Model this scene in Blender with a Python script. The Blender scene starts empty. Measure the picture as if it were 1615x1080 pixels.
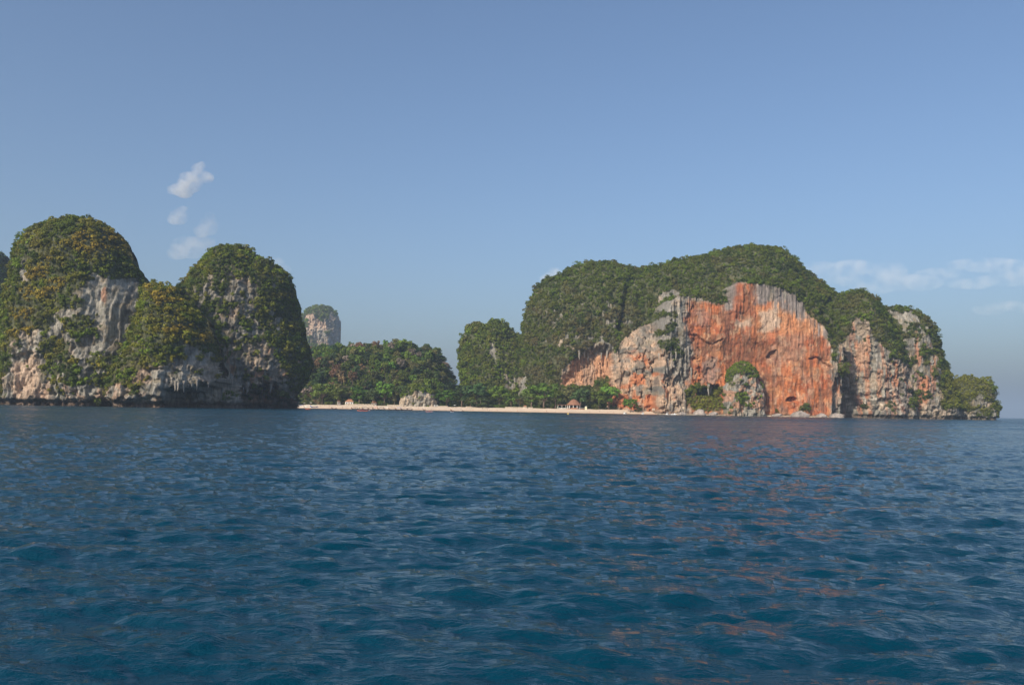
import bpy, bmesh, math, random
import numpy as np
from mathutils import Vector, Matrix

random.seed(7)
rng = np.random.default_rng(11)
SC = bpy.context.scene
COL = SC.collection

# ---------------------------------------------------------------- camera
F_PX, CX, CY, CAM_H = 1350.0, 807.5, 540.0, 3.0
ROLL = math.atan(0.0172)
PITCH = math.atan(105.1 / F_PX)
FWD = np.array([0, math.cos(PITCH), math.sin(PITCH)])
UPV = np.array([0, -math.sin(PITCH), math.cos(PITCH)])
RGT = np.array([1.0, 0, 0])
CAM_R = math.cos(ROLL) * RGT + math.sin(ROLL) * UPV
CAM_U = -math.sin(ROLL) * RGT + math.cos(ROLL) * UPV
CAM_P = np.array([0, 0, CAM_H])
cam_data = bpy.data.cameras.new('camera')
cam_data.sensor_width = 36.0
cam_data.lens = 36.0 * F_PX / 1615.0
cam_data.clip_start = 0.5
cam_data.clip_end = 60000
cam = bpy.data.objects.new('camera', cam_data)
COL.objects.link(cam)
m3 = Matrix((CAM_R, CAM_U, -FWD)).transposed()
cam.matrix_world = Matrix.Translation(CAM_P) @ m3.to_4x4()
SC.camera = cam

# ---------------------------------------------------------------- sky, sun, exposure
SUN_EL = math.radians(32)
SUN_AZ = math.radians(180 + 36)          # clockwise from +Y
world = bpy.data.worlds.new('World')
SC.world = world
world.use_nodes = True
wn = world.node_tree.nodes
wl = world.node_tree.links
bg = wn['Background']
sky = wn.new('ShaderNodeTexSky')
sky.sky_type = 'NISHITA'
sky.sun_disc = False
sky.sun_elevation = SUN_EL
sky.sun_rotation = SUN_AZ
sky.air_density = 1.0
sky.dust_density = 3.2
sky.ozone_density = 4.0
hsv = wn.new('ShaderNodeHueSaturation')
hsv.inputs['Saturation'].default_value = 1.0
wl.new(sky.outputs[0], hsv.inputs['Color'])
wl.new(hsv.outputs[0], bg.inputs[0])
bg.inputs[1].default_value = 0.15
sd = bpy.data.lights.new('sun', 'SUN')
sd.energy = 5.0
sd.angle = math.radians(0.5)
sd.color = (1.0, 0.87, 0.68)
sun = bpy.data.objects.new('sun', sd)
COL.objects.link(sun)
sdir = Vector((math.sin(SUN_AZ) * math.cos(SUN_EL), math.cos(SUN_AZ) * math.cos(SUN_EL), math.sin(SUN_EL)))
sun.rotation_euler = sdir.to_track_quat('Z', 'Y').to_euler()
SC.view_settings.view_transform = 'Standard'
SC.view_settings.look = 'None'
SC.view_settings.gamma = 1.0
SC.view_settings.exposure = 0.0
SC.view_settings.use_curve_mapping = False
SC.render.engine = 'CYCLES'
SC.cycles.use_denoising = True
SC.cycles.max_bounces = 6
SC.cycles.volume_bounces = 1
SC.cycles.caustics_reflective = False
SC.cycles.caustics_refractive = False


# ---------------------------------------------------------------- pixel <-> place
def W(px, py, Y):
    """world point seen at photo pixel (px, py) at depth Y"""
    d = FWD + (px - CX) / F_PX * CAM_R - (py - CY) / F_PX * CAM_U
    return CAM_P + d * ((Y - CAM_P[1]) / d[1])


def project(x, y, z):
    v = np.stack([x, y, z - CAM_H], -1)
    f = v @ FWD
    return CX + F_PX * (v @ CAM_R) / f, CY - F_PX * (v @ CAM_U) / f


def ground(px, Y, z=0.0):
    """world point at pixel column px, depth Y, height z"""
    p = W(px, 645, Y)
    return Vector((p[0], Y, z))


# ---------------------------------------------------------------- noise
def _hash(ix, iy, seed):
    h = (ix.astype(np.int64) * 374761393 + iy.astype(np.int64) * 668265263 + seed * 974634777) & 0xffffffff
    h = ((h ^ (h >> 13)) * 1274126177) & 0xffffffff
    h = (h ^ (h >> 16)) & 0xffffffff
    h = (h * 2246822519) & 0xffffffff
    return ((h ^ (h >> 15)) & 0xffffff) / float(0xffffff)


def vn(x, y, seed=0):
    x = np.asarray(x, float); y = np.asarray(y, float)
    ix = np.floor(x); iy = np.floor(y)
    fx = x - ix; fy = y - iy
    fx = fx * fx * fx * (fx * (fx * 6 - 15) + 10); fy = fy * fy * fy * (fy * (fy * 6 - 15) + 10)
    a = _hash(ix, iy, seed); b = _hash(ix + 1, iy, seed)
    c = _hash(ix, iy + 1, seed); d = _hash(ix + 1, iy + 1, seed)
    return a + (b - a) * fx + (c - a) * fy + (a - b - c + d) * fx * fy


def fbm(x, y, oct=4, seed=0):
    s = 0; a = 0.5; t = 0
    for i in range(oct):
        ca, sa = math.cos(0.6 * i), math.sin(0.6 * i)
        s = s + a * vn(x * 2 ** i + 13.7 * i, y * 2 ** i + 7.1 * i, seed + i); t += a; a *= 0.5
    return s / t


def ridged(x, y, oct=3, seed=0):
    s = 0; a = 0.5; t = 0
    for i in range(oct):
        s = s + a * (1 - np.abs(2 * vn(x * 2 ** i + 3.3 * i, y * 2 ** i, seed + i) - 1)); t += a; a *= 0.5
    return s / t


def sstep(a, b, x):
    t = np.clip((x - a) / (b - a), 0, 1)
    return t * t * (3 - 2 * t)


def poly_sd(px, py, poly, closed=True):
    """signed distance, negative inside"""
    P = np.array(poly, float)
    n = len(P)
    d2 = np.full(px.shape, 1e18)
    inside = np.zeros(px.shape, bool)
    for i in range(n):
        a = P[i]; b = P[(i + 1) % n]
        if not closed and i == n - 1:
            break
        e = b - a
        t = np.clip(((px - a[0]) * e[0] + (py - a[1]) * e[1]) / max(e @ e, 1e-9), 0, 1)
        d2 = np.minimum(d2, (px - a[0] - t * e[0]) ** 2 + (py - a[1] - t * e[1]) ** 2)
    if closed:
        for i in range(n):
            a = P[i]; b = P[(i + 1) % n]
            if a[1] == b[1]:
                continue
            cross = ((a[1] > py) != (b[1] > py)) & (px < (b[0] - a[0]) * (py - a[1]) / (b[1] - a[1]) + a[0])
            inside ^= cross
        return np.where(inside, -np.sqrt(d2), np.sqrt(d2))
    return np.sqrt(d2)


# ---------------------------------------------------------------- materials
def new_mat(name):
    m = bpy.data.materials.new(name)
    m.use_nodes = True
    nt = m.node_tree
    b = nt.nodes['Principled BSDF']
    return m, nt, b


def N(nt, t, **kw):
    n = nt.nodes.new(t)
    for k, v in kw.items():
        setattr(n, k, v)
    return n


def plain(name, col, rough=0.7, var=0.25, scale=3.0, spec=0.3):
    m, nt, b = new_mat(name)
    b.inputs['Roughness'].default_value = rough
    b.inputs['Specular IOR Level'].default_value = spec
    tc = N(nt, 'ShaderNodeTexCoord')
    no = N(nt, 'ShaderNodeTexNoise')
    no.inputs['Scale'].default_value = scale
    no.inputs['Detail'].default_value = 4
    nt.links.new(tc.outputs['Object'], no.inputs['Vector'])
    mr = N(nt, 'ShaderNodeMapRange')
    mr.inputs['From Min'].default_value = 0.3; mr.inputs['From Max'].default_value = 0.7
    mr.inputs['To Min'].default_value = 1 - var; mr.inputs['To Max'].default_value = 1 + var
    nt.links.new(no.outputs[0], mr.inputs['Value'])
    mx = N(nt, 'ShaderNodeMix', data_type='RGBA', blend_type='MULTIPLY')
    mx.inputs[0].default_value = 1
    mx.inputs[6].default_value = (*col, 1)
    nt.links.new(mr.outputs[0], mx.inputs[7])
    nt.links.new(mx.outputs[2], b.inputs['Base Color'])
    return m


def rock_material(name='limestone'):
    m, nt, b = new_mat(name)
    b.inputs['Roughness'].default_value = 0.92
    b.inputs['Specular IOR Level'].default_value = 0.15
    L = nt.links.new
    at = N(nt, 'ShaderNodeAttribute', attribute_name='tint')
    tc = N(nt, 'ShaderNodeTexCoord')
    mp = N(nt, 'ShaderNodeMapping')
    mp.inputs['Scale'].default_value = (0.55, 0.55, 0.07)
    L(tc.outputs['Object'], mp.inputs['Vector'])
    n1 = N(nt, 'ShaderNodeTexNoise'); n1.inputs['Scale'].default_value = 1.0; n1.inputs['Detail'].default_value = 6; n1.inputs['Roughness'].default_value = 0.65
    L(mp.outputs[0], n1.inputs['Vector'])
    n2 = N(nt, 'ShaderNodeTexNoise'); n2.inputs['Scale'].default_value = 0.35; n2.inputs['Detail'].default_value = 8; n2.inputs['Roughness'].default_value = 0.7
    L(tc.outputs['Object'], n2.inputs['Vector'])
    r1 = N(nt, 'ShaderNodeMapRange'); r1.inputs[1].default_value = 0.3; r1.inputs[2].default_value = 0.7; r1.inputs[3].default_value = 0.55; r1.inputs[4].default_value = 1.4
    L(n1.outputs[0], r1.inputs[0])
    r2 = N(nt, 'ShaderNodeMapRange'); r2.inputs[1].default_value = 0.3; r2.inputs[2].default_value = 0.7; r2.inputs[3].default_value = 0.7; r2.inputs[4].default_value = 1.3
    L(n2.outputs[0], r2.inputs[0])
    mu = N(nt, 'ShaderNodeMath', operation='MULTIPLY'); L(r1.outputs[0], mu.inputs[0]); L(r2.outputs[0], mu.inputs[1])
    mx = N(nt, 'ShaderNodeMix', data_type='RGBA', blend_type='MULTIPLY'); mx.inputs[0].default_value = 1
    L(at.outputs['Color'], mx.inputs[6]); L(mu.outputs[0], mx.inputs[7])
    L(mx.outputs[2], b.inputs['Base Color'])
    bp = N(nt, 'ShaderNodeBump'); bp.inputs['Strength'].default_value = 0.9; bp.inputs['Distance'].default_value = 1.2
    ad = N(nt, 'ShaderNodeMath', operation='ADD'); L(n1.outputs[0], ad.inputs[0]); L(n2.outputs[0], ad.inputs[1])
    L(ad.outputs[0], bp.inputs['Height']); L(bp.outputs[0], b.inputs['Normal'])
    return m


def leaf_material(name, attr=True, col=(0.05, 0.09, 0.02)):
    m, nt, b = new_mat(name)
    L = nt.links.new
    b.inputs['Roughness'].default_value = 0.65
    b.inputs['Specular IOR Level'].default_value = 0.10
    if attr:
        src = N(nt, 'ShaderNodeAttribute', attribute_name='tint').outputs['Color']
    else:
        oi = N(nt, 'ShaderNodeObjectInfo')
        hs = N(nt, 'ShaderNodeHueSaturation')
        hs.inputs['Color'].default_value = (*col, 1)
        r = N(nt, 'ShaderNodeMapRange'); r.inputs[3].default_value = 0.475; r.inputs[4].default_value = 0.525
        L(oi.outputs['Random'], r.inputs[0]); L(r.outputs[0], hs.inputs['Hue'])
        mf = N(nt, 'ShaderNodeMath', operation='MULTIPLY'); mf.inputs[1].default_value = 7.31
        L(oi.outputs['Random'], mf.inputs[0])
        fr = N(nt, 'ShaderNodeMath', operation='FRACT'); L(mf.outputs[0], fr.inputs[0])
        r2 = N(nt, 'ShaderNodeMapRange'); r2.inputs[3].default_value = 0.6; r2.inputs[4].default_value = 1.35
        L(fr.outputs[0], r2.inputs[0]); L(r2.outputs[0], hs.inputs['Value'])
        at = N(nt, 'ShaderNodeAttribute', attribute_name='tint')
        mx = N(nt, 'ShaderNodeMix', data_type='RGBA', blend_type='MULTIPLY'); mx.inputs[0].default_value = 1
        L(hs.outputs[0], mx.inputs[6]); L(at.outputs['Color'], mx.inputs[7])
        src = mx.outputs[2]
    L(src, b.inputs['Base Color'])
    tr = N(nt, 'ShaderNodeBsdfTranslucent')
    L(src, tr.inputs['Color'])
    ms = N(nt, 'ShaderNodeMixShader'); ms.inputs[0].default_value = 0.25
    L(b.outputs[0], ms.inputs[1]); L(tr.outputs[0], ms.inputs[2])
    L(ms.outputs[0], nt.nodes['Material Output'].inputs['Surface'])
    return m


M = {}
M['rock'] = rock_material()
M['leaf'] = leaf_material('foliage')
M['leaf_mid'] = leaf_material('foliage_mid', False, (0.105, 0.145, 0.028))
M['leaf_bright'] = leaf_material('foliage_bright', False, (0.125, 0.20, 0.03))
M['leaf_dark'] = leaf_material('foliage_dark', False, (0.06, 0.10, 0.034))
M['leaf_olive'] = leaf_material('foliage_olive', False, (0.15, 0.15, 0.055))
M['leaf_brown'] = leaf_material('foliage_brown', False, (0.24, 0.16, 0.09))
M['leaf_grey'] = leaf_material('foliage_grey', False, (0.27, 0.22, 0.18))
M['bark'] = plain('bark', (0.16, 0.12, 0.09), 0.9)
M['bark_pale'] = plain('bark_pale', (0.5, 0.46, 0.4), 0.9)
M['white'] = plain('white_paint', (0.78, 0.78, 0.76), 0.35, 0.06)
M['cream'] = plain('cream_wall', (0.68, 0.60, 0.48), 0.8, 0.1)
M['dark'] = plain('dark_paint', (0.03, 0.03, 0.035), 0.5)
M['wood'] = plain('boat_wood', (0.20, 0.09, 0.045), 0.6)
M['thatch'] = plain('thatch', (0.24, 0.12, 0.075), 0.95, 0.35, 1.5)
M['tile'] = plain('roof_tile', (0.33, 0.16, 0.09), 0.9, 0.3, 2)
M['blue'] = plain('blue_cloth', (0.05, 0.14, 0.42), 0.7)
M['paleblue'] = plain('pale_blue_cloth', (0.35, 0.55, 0.65), 0.7)
M['green'] = plain('mint_cloth', (0.30, 0.60, 0.45), 0.7)
M['orange'] = plain('orange_plastic', (0.75, 0.16, 0.05), 0.4)
M['red'] = plain('red_cloth', (0.6, 0.06, 0.05), 0.7)
M['yellow'] = plain('yellow_plastic', (0.8, 0.55, 0.12), 0.4)
M['pink'] = plain('pink_cloth', (0.7, 0.35, 0.33), 0.7)
M['grey'] = plain('concrete', (0.36, 0.34, 0.32), 0.9)
M['wallstone'] = plain('wall_stone', (0.36, 0.31, 0.25), 0.95, 0.35, 0.8)
M['skin'] = plain('skin', (0.45, 0.26, 0.18), 0.6)
M['glass'] = plain('windscreen', (0.03, 0.05, 0.07), 0.1, 0.05)


# ---------------------------------------------------------------- object helpers
def tag(o, label=None, cat=None, group=None, kind=None):
    if label: o['label'] = label
    if cat: o['category'] = cat
    if group: o['group'] = group
    if kind: o['kind'] = kind
    return o


def empty(name, loc=(0, 0, 0), rz=0.0):
    o = bpy.data.objects.new(name, None)
    o.location = loc
    o.rotation_euler = (0, 0, rz)
    COL.objects.link(o)
    return o


def link(name, me, parent=None):
    o = bpy.data.objects.new(name, me)
    COL.objects.link(o)
    if parent is not None:
        o.parent = parent
    return o


def mesh_np(name, V, Fc, mat, tint=None, tint_domain='POINT', smooth=False):
    """V (n,3), Fc (m,k) equal-sided faces"""
    me = bpy.data.meshes.new(name)
    V = np.ascontiguousarray(V, np.float32)
    Fc = np.ascontiguousarray(Fc, np.int32)
    k = Fc.shape[1]
    me.vertices.add(len(V)); me.vertices.foreach_set('co', V.ravel())
    me.loops.add(Fc.size); me.loops.foreach_set('vertex_index', Fc.ravel())
    me.polygons.add(len(Fc))
    me.polygons.foreach_set('loop_start', np.arange(0, Fc.size, k, dtype=np.int32))
    if smooth:
        me.polygons.foreach_set('use_smooth', np.ones(len(Fc), bool))
    me.update(calc_edges=True)
    if tint is not None:
        a = me.color_attributes.new('tint', 'FLOAT_COLOR', tint_domain)
        c = np.ones((len(tint), 4), np.float32); c[:, :3] = tint
        a.data.foreach_set('color', c.ravel())
    if mat is not None:
        me.materials.append(mat)
    return me


class MB:
    """collects shapes into one mesh"""
    def __init__(s): s.v = []; s.f = []
    def add(s, v, f):
        o = len(s.v); s.v += [tuple(p) for p in v]; s.f += [tuple(i + o for i in q) for q in f]; return s
    def box(s, c, d, taper=1.0):
        x, y, z = c; a, b, h = d[0] / 2, d[1] / 2, d[2] / 2
        v = [(x - a, y - b, z - h), (x + a, y - b, z - h), (x + a, y + b, z - h), (x - a, y + b, z - h)]
        a *= taper; b *= taper
        v += [(x - a, y - b, z + h), (x + a, y - b, z + h), (x + a, y + b, z + h), (x - a, y + b, z + h)]
        return s.add(v, [(0, 3, 2, 1), (4, 5, 6, 7), (0, 1, 5, 4), (1, 2, 6, 5), (2, 3, 7, 6), (3, 0, 4, 7)])
    def tube(s, pts, rad, n=7):
        pts = [Vector(p) for p in pts]
        base = len(s.v)
        for i, p in enumerate(pts):
            t = (pts[min(i + 1, len(pts) - 1)] - pts[max(i - 1, 0)]).normalized()
            u = t.cross(Vector((0.31, 0.91, 0.27))).normalized(); w = t.cross(u)
            r = rad[i]
            for k in range(n):
                a = 2 * math.pi * k / n
                s.v.append(tuple(p + u * math.cos(a) * r + w * math.sin(a) * r))
        for i in range(len(pts) - 1):
            for k in range(n):
                s.f.append((base + i * n + k, base + i * n + (k + 1) % n, base + (i + 1) * n + (k + 1) % n, base + (i + 1) * n + k))
        s.f.append(tuple(base + k for k in reversed(range(n))))
        s.f.append(tuple(base + (len(pts) - 1) * n + k for k in range(n)))
        return s
    def lathe(s, prof, n=14, c=(0, 0, 0)):
        base = len(s.v)
        for r, z in prof:
            for k in range(n):
                a = 2 * math.pi * k / n
                s.v.append((c[0] + r * math.cos(a), c[1] + r * math.sin(a), c[2] + z))
        for i in range(len(prof) - 1):
            for k in range(n):
                s.f.append((base + i * n + k, base + i * n + (k + 1) % n, base + (i + 1) * n + (k + 1) % n, base + (i + 1) * n + k))
        s.f.append(tuple(base + k for k in reversed(range(n))))
        s.f.append(tuple(base + (len(prof) - 1) * n + k for k in range(n)))
        return s
    def loft(s, rings):
        base = len(s.v); n = len(rings[0])
        for r in rings: s.v += [tuple(p) for p in r]
        for i in range(len(rings) - 1):
            for k in range(n):
                s.f.append((base + i * n + k, base + i * n + (k + 1) % n, base + (i + 1) * n + (k + 1) % n, base + (i + 1) * n + k))
        s.f.append(tuple(base + k for k in reversed(range(n))))
        s.f.append(tuple(base + (len(rings) - 1) * n + k for k in range(n)))
        return s
    def mesh(s, name, mat, smooth=False):
        me = bpy.data.meshes.new(name)
        me.from_pydata(s.v, [], s.f)
        if smooth:
            me.polygons.foreach_set('use_smooth', np.ones(len(me.polygons), bool))
        me.materials.append(mat)
        me.update()
        return me
    def build(s, name, mat, parent=None, smooth=False):
        return link(name, s.mesh(name, mat, smooth), parent)


def copy_tree(o, parent=None):
    c = o.copy(); COL.objects.link(c); c.parent = parent
    for ch in o.children:
        copy_tree(ch, c)
    return c


# ---------------------------------------------------------------- foliage
def leaf_cloud(C, Nrm, Rr, colr, K, size, flat=0.8, rg=None):
    """clumps of small leaf-spray triangles; C (n,3) centres, Nrm outward, Rr radii, colr (n,3)"""
    rg = rg or rng
    n = len(C)
    d = rg.normal(size=(n, K, 3)) + Nrm[:, None, :] * 0.7 + np.array([0, 0, 0.45])
    d /= np.linalg.norm(d, axis=2, keepdims=True)
    rr = Rr[:, None, None] * (0.55 + 0.5 * rg.random((n, K, 1)))
    P = C[:, None, :] + d * rr * np.array([1, 1, flat])
    nn = d + rg.normal(size=d.shape) * 0.45
    nn /= np.linalg.norm(nn, axis=2, keepdims=True)
    t = np.cross(nn, rg.normal(size=d.shape)); t /= np.linalg.norm(t, axis=2, keepdims=True) + 1e-9
    b = np.cross(nn, t)
    s = size * (0.6 + 0.8 * rg.random((n, K, 1)))
    v0 = P + t * s * 0.75
    v1 = P - t * s * 0.4 + b * s * 0.55
    v2 = P - t * s * 0.4 - b * s * 0.55
    V = np.stack([v0, v1, v2], 2).reshape(-1, 3)
    Fc = np.arange(len(V)).reshape(-1, 3)
    c = colr[:, None, :] * (0.75 + 0.5 * rg.random((n, K, 1)))
    return V, Fc, c.reshape(-1, 3)


# ---------------------------------------------------------------- karst bodies
class Body:
    """A rock mass: front relief over (x, z) plus a rounded back, closed all round."""
    def __init__(s, lobes, res, zlo=-3.0):
        s.res = res
        L = []
        for o in lobes:
            pts = [W(p[0], p[1], o['Y']) for p in o['pts']]
            P = [(p[0], p[2]) for p in pts]
            L.append((P, o))
        xs = [p[0] for P, o in L for p in P]; zs = [p[1] for P, o in L for p in P]
        x0, x1 = min(xs) - 2 * res, max(xs) + 2 * res
        z1 = max(zs) + 2 * res
        nx = int((x1 - x0) / res) + 1; nz = int((z1 - zlo) / res) + 1
        s.nx, s.nz = nx, nz
        s.X, s.Z = np.meshgrid(x0 + np.arange(nx) * res, zlo + np.arange(nz) * res)
        jx = (fbm(s.X / 9, s.Z / 9, 3, 91) - 0.5) * 5
        s.Y = np.full(s.X.shape, 1e9); s.B = np.full(s.X.shape, -1e9); s.mask = np.zeros(s.X.shape, bool)
        s.edge = np.full(s.X.shape, -1e9)
        for P, o in L:
            closed = P + [(P[-1][0], zlo - 60), (P[0][0], zlo - 60)]
            j = o.get('jit', 1.0)
            spk = o.get('spike', 0) * (ridged(s.X / 2.7, s.X * 0, 2, 71) ** 2 - 0.3)
            sd_ = poly_sd(s.X + jx * j, s.Z + jx * 0.7 * j - spk, closed)
            R = o['R']
            d = np.clip(-sd_ / R, 0, 1)
            q = np.sqrt(np.clip(1 - (1 - d) ** 2, 0, 1))
            ins = sd_ < 0.4 * res
            yf = o['Y'] - o['D'] * q + o.get('lean', 0.0) * s.Z
            yb = o['Y'] + o.get('DB', o['D']) * q
            if 'skew' in o:   # the plan turns back to one side
                cx = W(o['skew'][0], 600, o['Y'])[0]
                yf = yf + o['skew'][1] * (s.X - cx)
                yb = yb + o['skew'][1] * (s.X - cx)
            s.Y = np.where(ins, np.minimum(s.Y, yf), s.Y)
            s.B = np.where(ins, np.maximum(s.B, yb), s.B)
            s.edge = np.maximum(s.edge, np.where(ins, -sd_, -1e9))
            s.mask |= ins
        s.Y[~s.mask] = np.nan
        s.reproject()

    def reproject(s):
        Y = np.where(s.mask, s.Y, 900.0)
        s.px, s.py = project(s.X, Y, s.Z)

    def push(s, dy):
        """move the face back (+) or forward (-)"""
        k = sstep(0, 6, s.edge)
        s.Y = s.Y + np.where(s.mask, dy * (0.25 + 0.75 * k), 0)

    def inside(s, poly, soft=3.0, jit=0.0, seed=0, sc=6.0):
        ox = (fbm(s.X / sc, s.Z / sc, 4, seed + 5) - 0.5) * 2 * jit
        oy = (fbm(s.X / sc, s.Z / sc, 4, seed + 55) - 0.5) * 2 * jit
        return sstep(soft, -soft, poly_sd(s.px + ox, s.py + oy, poly))

    def fringe(s, poly, depth, tooth=10, wave=1.4, seed=0):
        """a recess whose upper edge hangs down in teeth"""
        n = ridged(s.X / wave, s.Z / 60, 2, seed) ** 2 * tooth + fbm(s.X / 8, s.Z / 80, 2, seed + 3) * tooth * 0.8
        m = sstep(1.0, -1.0, poly_sd(s.px, s.py - n + tooth * 0.6, poly))
        s.Y = s.Y + np.where(s.mask, m * depth, 0)
        return m

    def normals(s):
        Yf = np.where(s.mask, s.Y, np.nanmean(s.Y))
        gy, gx = np.gradient(Yf, s.res)
        n = np.stack([gx, -np.ones_like(gx), gy], -1)
        s.area = np.clip(np.linalg.norm(n, axis=-1), 1, 7)
        return n / np.linalg.norm(n, axis=-1, keepdims=True)

    def mesh(s, name, tint):
        idx = -np.ones(s.mask.shape, int)
        idx[s.mask] = np.arange(s.mask.sum())
        q = s.mask[:-1, :-1] & s.mask[1:, :-1] & s.mask[:-1, 1:] & s.mask[1:, 1:]
        i, j = np.nonzero(q)
        Ff = np.stack([idx[i, j], idx[i, j + 1], idx[i + 1, j + 1], idx[i + 1, j]], 1)
        Vf = np.stack([s.X[s.mask], s.Y[s.mask], s.Z[s.mask]], 1)
        # back half, four times coarser
        st = 4
        Xb, Zb, Mb = s.X[::st, ::st], s.Z[::st, ::st], s.mask[::st, ::st]
        Yb = np.maximum(s.B, np.where(s.mask, s.Y, -1e9) + 1.0)[::st, ::st]
        ib = -np.ones(Mb.shape, int); ib[Mb] = np.arange(Mb.sum()) + len(Vf)
        q = Mb[:-1, :-1] & Mb[1:, :-1] & Mb[:-1, 1:] & Mb[1:, 1:]
        i, j = np.nonzero(q)
        Fb = np.stack([ib[i, j], ib[i + 1, j], ib[i + 1, j + 1], ib[i, j + 1]], 1)
        Vb = np.stack([Xb[Mb], Yb[Mb], Zb[Mb]], 1)
        T = np.concatenate([tint[s.mask], tint[::st, ::st][Mb]])
        return mesh_np(name, np.concatenate([Vf, Vb]), np.concatenate([Ff, Fb]), M['rock'], T, smooth=True)

    def at(s, px, py):
        d = np.where(s.mask, (s.px - px) ** 2 + (s.py - py) ** 2, 1e18)
        k = np.unravel_index(np.argmin(d), d.shape)
        return Vector((s.X[k], s.Y[k], s.Z[k]))

    def scatter(s, veg, n, rmin, rmax, colr, K, size, bias=1.0, flat=0.8, seed=1, out=0.35):
        """veg: probability field; returns foliage arrays"""
        rg = np.random.default_rng(seed)
        nr = s.normals()
        w = np.where(s.mask & (s.Z > 1.5), veg * s.area, 0).ravel()
        cs = np.cumsum(w)
        k = np.searchsorted(cs, rg.random(n) * cs[-1])
        k = np.clip(k, 0, len(w) - 1)
        i, j = np.unravel_index(k, s.mask.shape)
        r = rmin + (rmax - rmin) * rg.random(n) ** 1.8
        nn = nr[i, j]
        C = np.stack([s.X[i, j], s.Y[i, j], s.Z[i, j]], 1) + rg.normal(size=(n, 3)) * s.res * 0.5
        C = C + nn * (r * out)[:, None]
        C[:, 2] += 0.15 * r
        return leaf_cloud(C, nn, r, colr[i, j] * (0.78 + 0.44 * rg.random((n, 1))), K, size, flat, rg)


def join_clouds(parts):
    V = []; Fs = []; Cc = []; o = 0
    for v, f, c in parts:
        V.append(v); Fs.append(f + o); Cc.append(c); o += len(v)
    return np.concatenate(V), np.concatenate(Fs), np.concatenate(Cc)


def mixc(col, m, c):
    return col + (np.array(c) - col) * np.asarray(m)[..., None]


def rock_relief(b, flute=1.0, lump=1.0, pits=0.0, seed=0, mask=1.0):
    X, Z = b.X, b.Z
    dy = (fbm(X / 22, Z / 30, 4, seed) - 0.5) * 10 * lump
    dy = dy + (fbm(X / 6.5, Z / 45, 3, seed + 10) - 0.5) * 7 * flute * mask
    dy = dy - ridged(X / 2.6, Z / 38, 2, seed + 20) ** 2 * 2.2 * flute * mask
    dy = dy + (fbm(X / 16, Z / 3.0, 3, seed + 30) - 0.5) * 1.2 * mask
    dy = dy + (fbm(X / 2.2, Z / 4.5, 3, seed + 40) - 0.5) * 1.8 * mask
    wx = (fbm(X / 9, Z / 9, 3, seed + 33) - 0.5) * 6
    dy = dy + sstep(.78, .97, 1 - np.abs(2 * vn((X + wx) / 5.5, Z / 17, seed + 44) - 1)) * 2.0 * mask
    dy = dy + sstep(.80, .97, 1 - np.abs(2 * vn((X + wx) / 11, (Z + wx) / 6.5, seed + 45) - 1)) * 0.8 * mask
    dy = dy + np.abs(fbm(X / 3.2, Z / 9.5, 4, seed + 46) - 0.5) * 6.5 * mask
    if np.any(pits):
        h = sstep(0.56, 0.70, fbm(X / 5.0, Z / 6.0, 3, seed + 50))
        dy = dy + h * 4.5 * pits
    return dy


GREY = (0.215, 0.205, 0.18); DGREY = (0.095, 0.09, 0.085); PALE = (0.36, 0.335, 0.29)
CREAM = (0.46, 0.35, 0.26); TAN = (0.40, 0.25, 0.16); ORANGE = (0.44, 0.14, 0.05); RED = (0.37, 0.105, 0.045)
PORANGE = (0.49, 0.235, 0.115); BROWN = (0.17, 0.075, 0.042); SOIL = (0.055, 0.065, 0.022)
G_MID = (0.11, 0.145, 0.022); G_YEL = (0.22, 0.215, 0.03); G_DRK = (0.055, 0.088, 0.02)
G_BRT = (0.15, 0.225, 0.024); G_ORA = (0.34, 0.245, 0.038); G_BRN = (0.21, 0.14, 0.07)


def grey_base(b, seed=0, light=1.0):
    X, Z = b.X, b.Z
    col = np.ones(X.shape + (3,)) * np.array(GREY) * light
    st = fbm(X / 3.2, Z / 40, 4, seed + 60)
    col = mixc(col, sstep(0.5, 0.72, st) * 0.75, DGREY)
    col = mixc(col, sstep(0.55, 0.75, fbm(X / 4.5, Z / 22, 4, seed + 70)) * 0.7, PALE)
    col = mixc(col, sstep(0.55, 0.72, fbm(X / 14, Z / 16, 4, seed + 80)) * 0.6, CREAM)
    col = mixc(col, sstep(0.52, 0.64, fbm(X / 2.4, Z / 5.5, 4, seed + 83)) * 0.6, (0.11, 0.105, 0.085))
    col = mixc(col, sstep(0.58, 0.68, fbm(X / 3.4, Z / 4.5, 4, seed + 87)) * 0.5, (0.20, 0.155, 0.09))
    return col


def green_field(b, seed=0, yel=0.5, ora=0.0, brn=0.15):
    X, Z = b.X, b.Z
    col = np.ones(X.shape + (3,)) * np.array(G_MID)
    col = mixc(col, sstep(0.45, 0.65, fbm(X / 11, Z / 10, 4, seed + 1)) * yel, G_YEL)
    col = mixc(col, sstep(0.52, 0.66, fbm(X / 8, Z / 8, 4, seed + 2)) * 0.8, G_DRK)
    col = mixc(col, sstep(0.56, 0.68, fbm(X / 9, Z / 7, 4, seed + 3)) * 0.7, G_BRT)
    if ora: col = mixc(col, sstep(0.56, 0.70, fbm(X / 12, Z / 8, 4, seed + 4)) * ora, G_ORA)
    if brn: col = mixc(col, sstep(0.58, 0.72, fbm(X / 9, Z / 9, 4, seed + 6)) * brn, G_BRN)
    return col


def thresh(p, b, seed, sc=5.0, soft=0.05):
    n = fbm(b.X / sc, b.Z / (sc * 0.9), 5, seed)
    n = np.clip((n - 0.22) / 0.56, 0, 1)
    return sstep(-soft, soft, p - n)


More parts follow.
